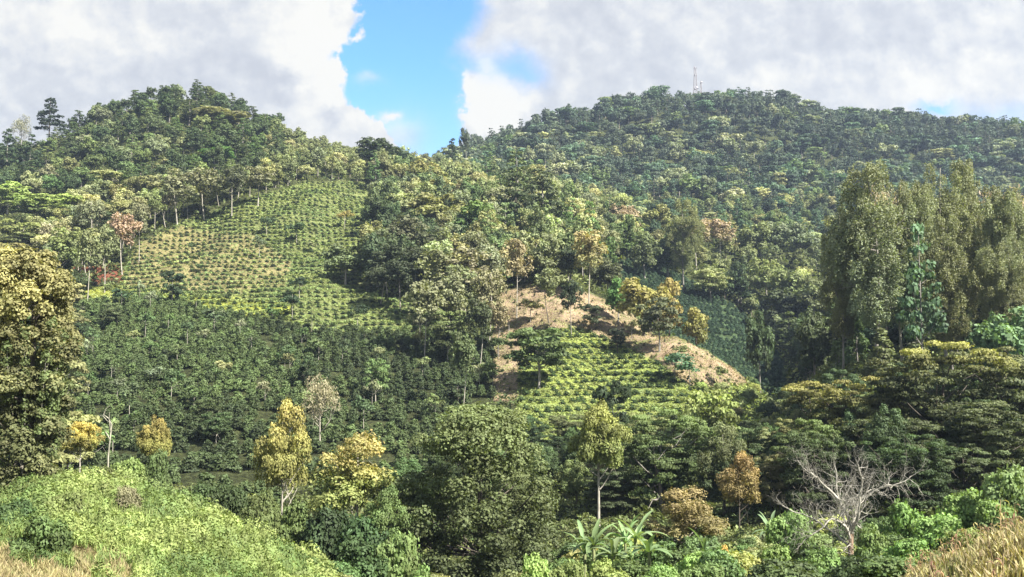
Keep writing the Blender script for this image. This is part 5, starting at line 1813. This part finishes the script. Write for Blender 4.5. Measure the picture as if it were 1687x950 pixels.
def maize():
    protos = []
    for s in range(4):
        rs = rs_(700 + s)
        st = MB()
        H = 1.15 + .1 * s
        ln = rs.normal() * .15
        st.tube(curve_pts((0, 0, -.1), (ln, rs.normal() * .1, H), (0, 0, 0), 5), [.02, .018, .016, .012, .006], 5)
        lv = MB()
        for i in range(8):
            z = H * (.2 + .1 * i)
            a = i * 2.6 + rs.normal() * .4
            L = rs.uniform(.35, .65)
            p = np.array([ln * z / H, 0, z])
            e = .9
            Vv, Ff = [], []
            for j in range(6):
                w = .032 * math.sin(math.pi * (j / 5 * .85 + .12))
                sd = np.array([-math.sin(a), math.cos(a), rs.normal() * .3])
                Vv += [p + sd * w, p - sd * w]
                p = p + np.array([math.cos(a) * math.cos(e), math.sin(a) * math.cos(e), math.sin(e)]) * L / 5
                e -= .75 * rs.uniform(.7, 1.2)
                if j:
                    b = (j - 1) * 2
                    Ff.append((b, b + 1, b + 3, b + 2))
            lv.mesh(Vv, Ff, rs.uniform(0, 1))
        protos.append((st.data('stalk', [BARK]), lv.data('leaves', [FOL])))
    rs = rs_(95)
    poly = [(1500, 945), (1560, 918), (1620, 898), (1690, 878), (1760, 868), (1760, 1060), (1480, 1060)]
    pts = scatter(poly, 19, 46, 1.1, rs, 9000)
    c = 0
    for x, y, z in pts:
        px, py = project(x, y, z + 1.0)
        if px > 1720 or py > 985 or c >= 120:
            continue
        sm, lm = protos[rs.randint(4)]
        root = bpy.data.objects.new('maize_plant', None)
        COL.objects.link(root)
        root.location = (x, y, z)
        k = rs.uniform(.5, .85)
        root.scale = (k, k, k)
        root.rotation_euler = (rs.normal() * .08, rs.normal() * .12, rs.uniform(0, 6.28))
        r = rs.uniform(.8, 1.2)
        link_mesh('stalk', sm, root, TN, None, (.34 * r, .24 * r, .12 * r))
        cc = (.20 * r, .11 * r, .06 * r) if rs.rand() < .5 else (.24 * r, .20 * r, .08 * r)
        link_mesh('leaves', lm, root, cc, cc)
        tag(root, 'withered brown maize stalk in the dry field at the bottom right corner', 'maize plant', 'maize stalks in the dry field')
        c += 1
    return c


undergrowth()
field_grass()
field_litter()
mound_cover()
dry_grass()
NF['maize'] = maize()


# ------------------------------------------------------------------ radio masts on the far summit
def mast(px, top, Y, w, label, dishes):
    u, t = ray(px, top)
    x = u * Y
    zg = hz(x, Y) - .5
    H = t * Y - zg
    root = bpy.data.objects.new('radio_mast', None)
    COL.objects.link(root)
    root.location = (x, Y, zg)
    fb = MB()
    n = int(H / 2.2)
    wz = lambda z: w * (1 - .72 * z / H) * .5
    legs = [(1, 1), (-1, 1), (-1, -1), (1, -1)]
    for a, b in legs:
        fb.tube([(a * wz(z), b * wz(z), z) for z in np.linspace(0, H * .96, 6)], [.11] * 6, 6)
    for i in range(n):
        z0, z1 = H * .96 * i / n, H * .96 * (i + 1) / n
        for k in range(4):
            a, b = legs[k], legs[(k + 1) % 4]
            fb.tube([(a[0] * wz(z0), a[1] * wz(z0), z0), (b[0] * wz(z1), b[1] * wz(z1), z1)], [.055] * 2, 4)
            fb.tube([(b[0] * wz(z0), b[1] * wz(z0), z0), (a[0] * wz(z1), a[1] * wz(z1), z1)], [.055] * 2, 4)
            fb.tube([(a[0] * wz(z1), a[1] * wz(z1), z1), (b[0] * wz(z1), b[1] * wz(z1), z1)], [.06] * 2, 4)
    link_mesh('lattice_frame', fb.data('lattice_frame', [METAL]), root, (.30, .27, .27))
    for (z, r, kind) in dishes:
        if kind == 'panels':
            for k in range(3):
                pb = MB()
                a = k * 2.094
                q = wz(z * H) + r
                pb.box(-.22, -.1, -1.0, .22, .1, 1.0)
                o = link_mesh('antenna_panel', pb.data('antenna_panel', [METAL]), root, (.24, .22, .25))
                o.location = (math.cos(a) * q, math.sin(a) * q, z * H)
                o.rotation_euler = (0, 0, a + 1.57)
                ab = MB()
                ab.tube([(0, 0, z * H), (math.cos(a) * q, math.sin(a) * q, z * H)], [.08, .08], 5)
                link_mesh('antenna_arm', ab.data('antenna_arm', [METAL]), root, (.5, .48, .48))
        else:
            for k in range(3):
                pb = MB()
                a = -1.2 + k * 1.3
                q = wz(z * H) + r * .8
                c = np.array([math.cos(a) * q, math.sin(a) * q, z * H])
                d = np.array([math.cos(a), math.sin(a), 0])
                pb.tube([c - d * .05, c + d * .25, c + d * .5, c + d * .55], [r * .2, r * .7, r, r * .02], 14)
                link_mesh('dish', pb.data('dish', [METAL]), root, (.42, .40, .44))
    tb = MB()
    tb.tube([(0, 0, H * .93), (0, 0, H)], [.09, .05], 6)
    link_mesh('tip_rod', tb.data('tip_rod', [METAL]), root, (.25, .25, .28))
    tag(root, label, 'radio mast')


mast(1145, 109, 848, 4.4, 'tall grey lattice radio mast on the far summit', [(.97, .7, 'panels'), (.80, .5, 'panels'), (.50, .95, 'dish')])
mast(1154.5, 132, 852, 2.6, 'shorter thin radio mast right of the tall one', [(.93, .6, 'dish')])


# ------------------------------------------------------------------ air
def haze():
    mb = MB()
    mb.box(-7600, -720, -24, 7600, 4100, 330)
    m_, nt, o = mat('haze')
    v = nt.n.new('ShaderNodeVolumePrincipled')
    v.inputs['Color'].default_value = (.62, .76, 1.0, 1)
    v.inputs['Density'].default_value = HAZE
    v.inputs['Anisotropy'].default_value = .3
    nt.l.new(v.outputs[0], o.inputs['Volume'])
    ob = bpy.data.objects.new('haze', mb.data('haze', [m_]))
    COL.objects.link(ob)
    ob['kind'] = 'stuff'


HAZE = 0.00014
haze()

import os
if os.environ.get('SCENE_LOG'):
    for r in sorted(LOG):
        print(r)
    print(NF)
    print('objects', len(bpy.data.objects), 'faces', sum(len(m_.polygons) for m_ in bpy.data.meshes))
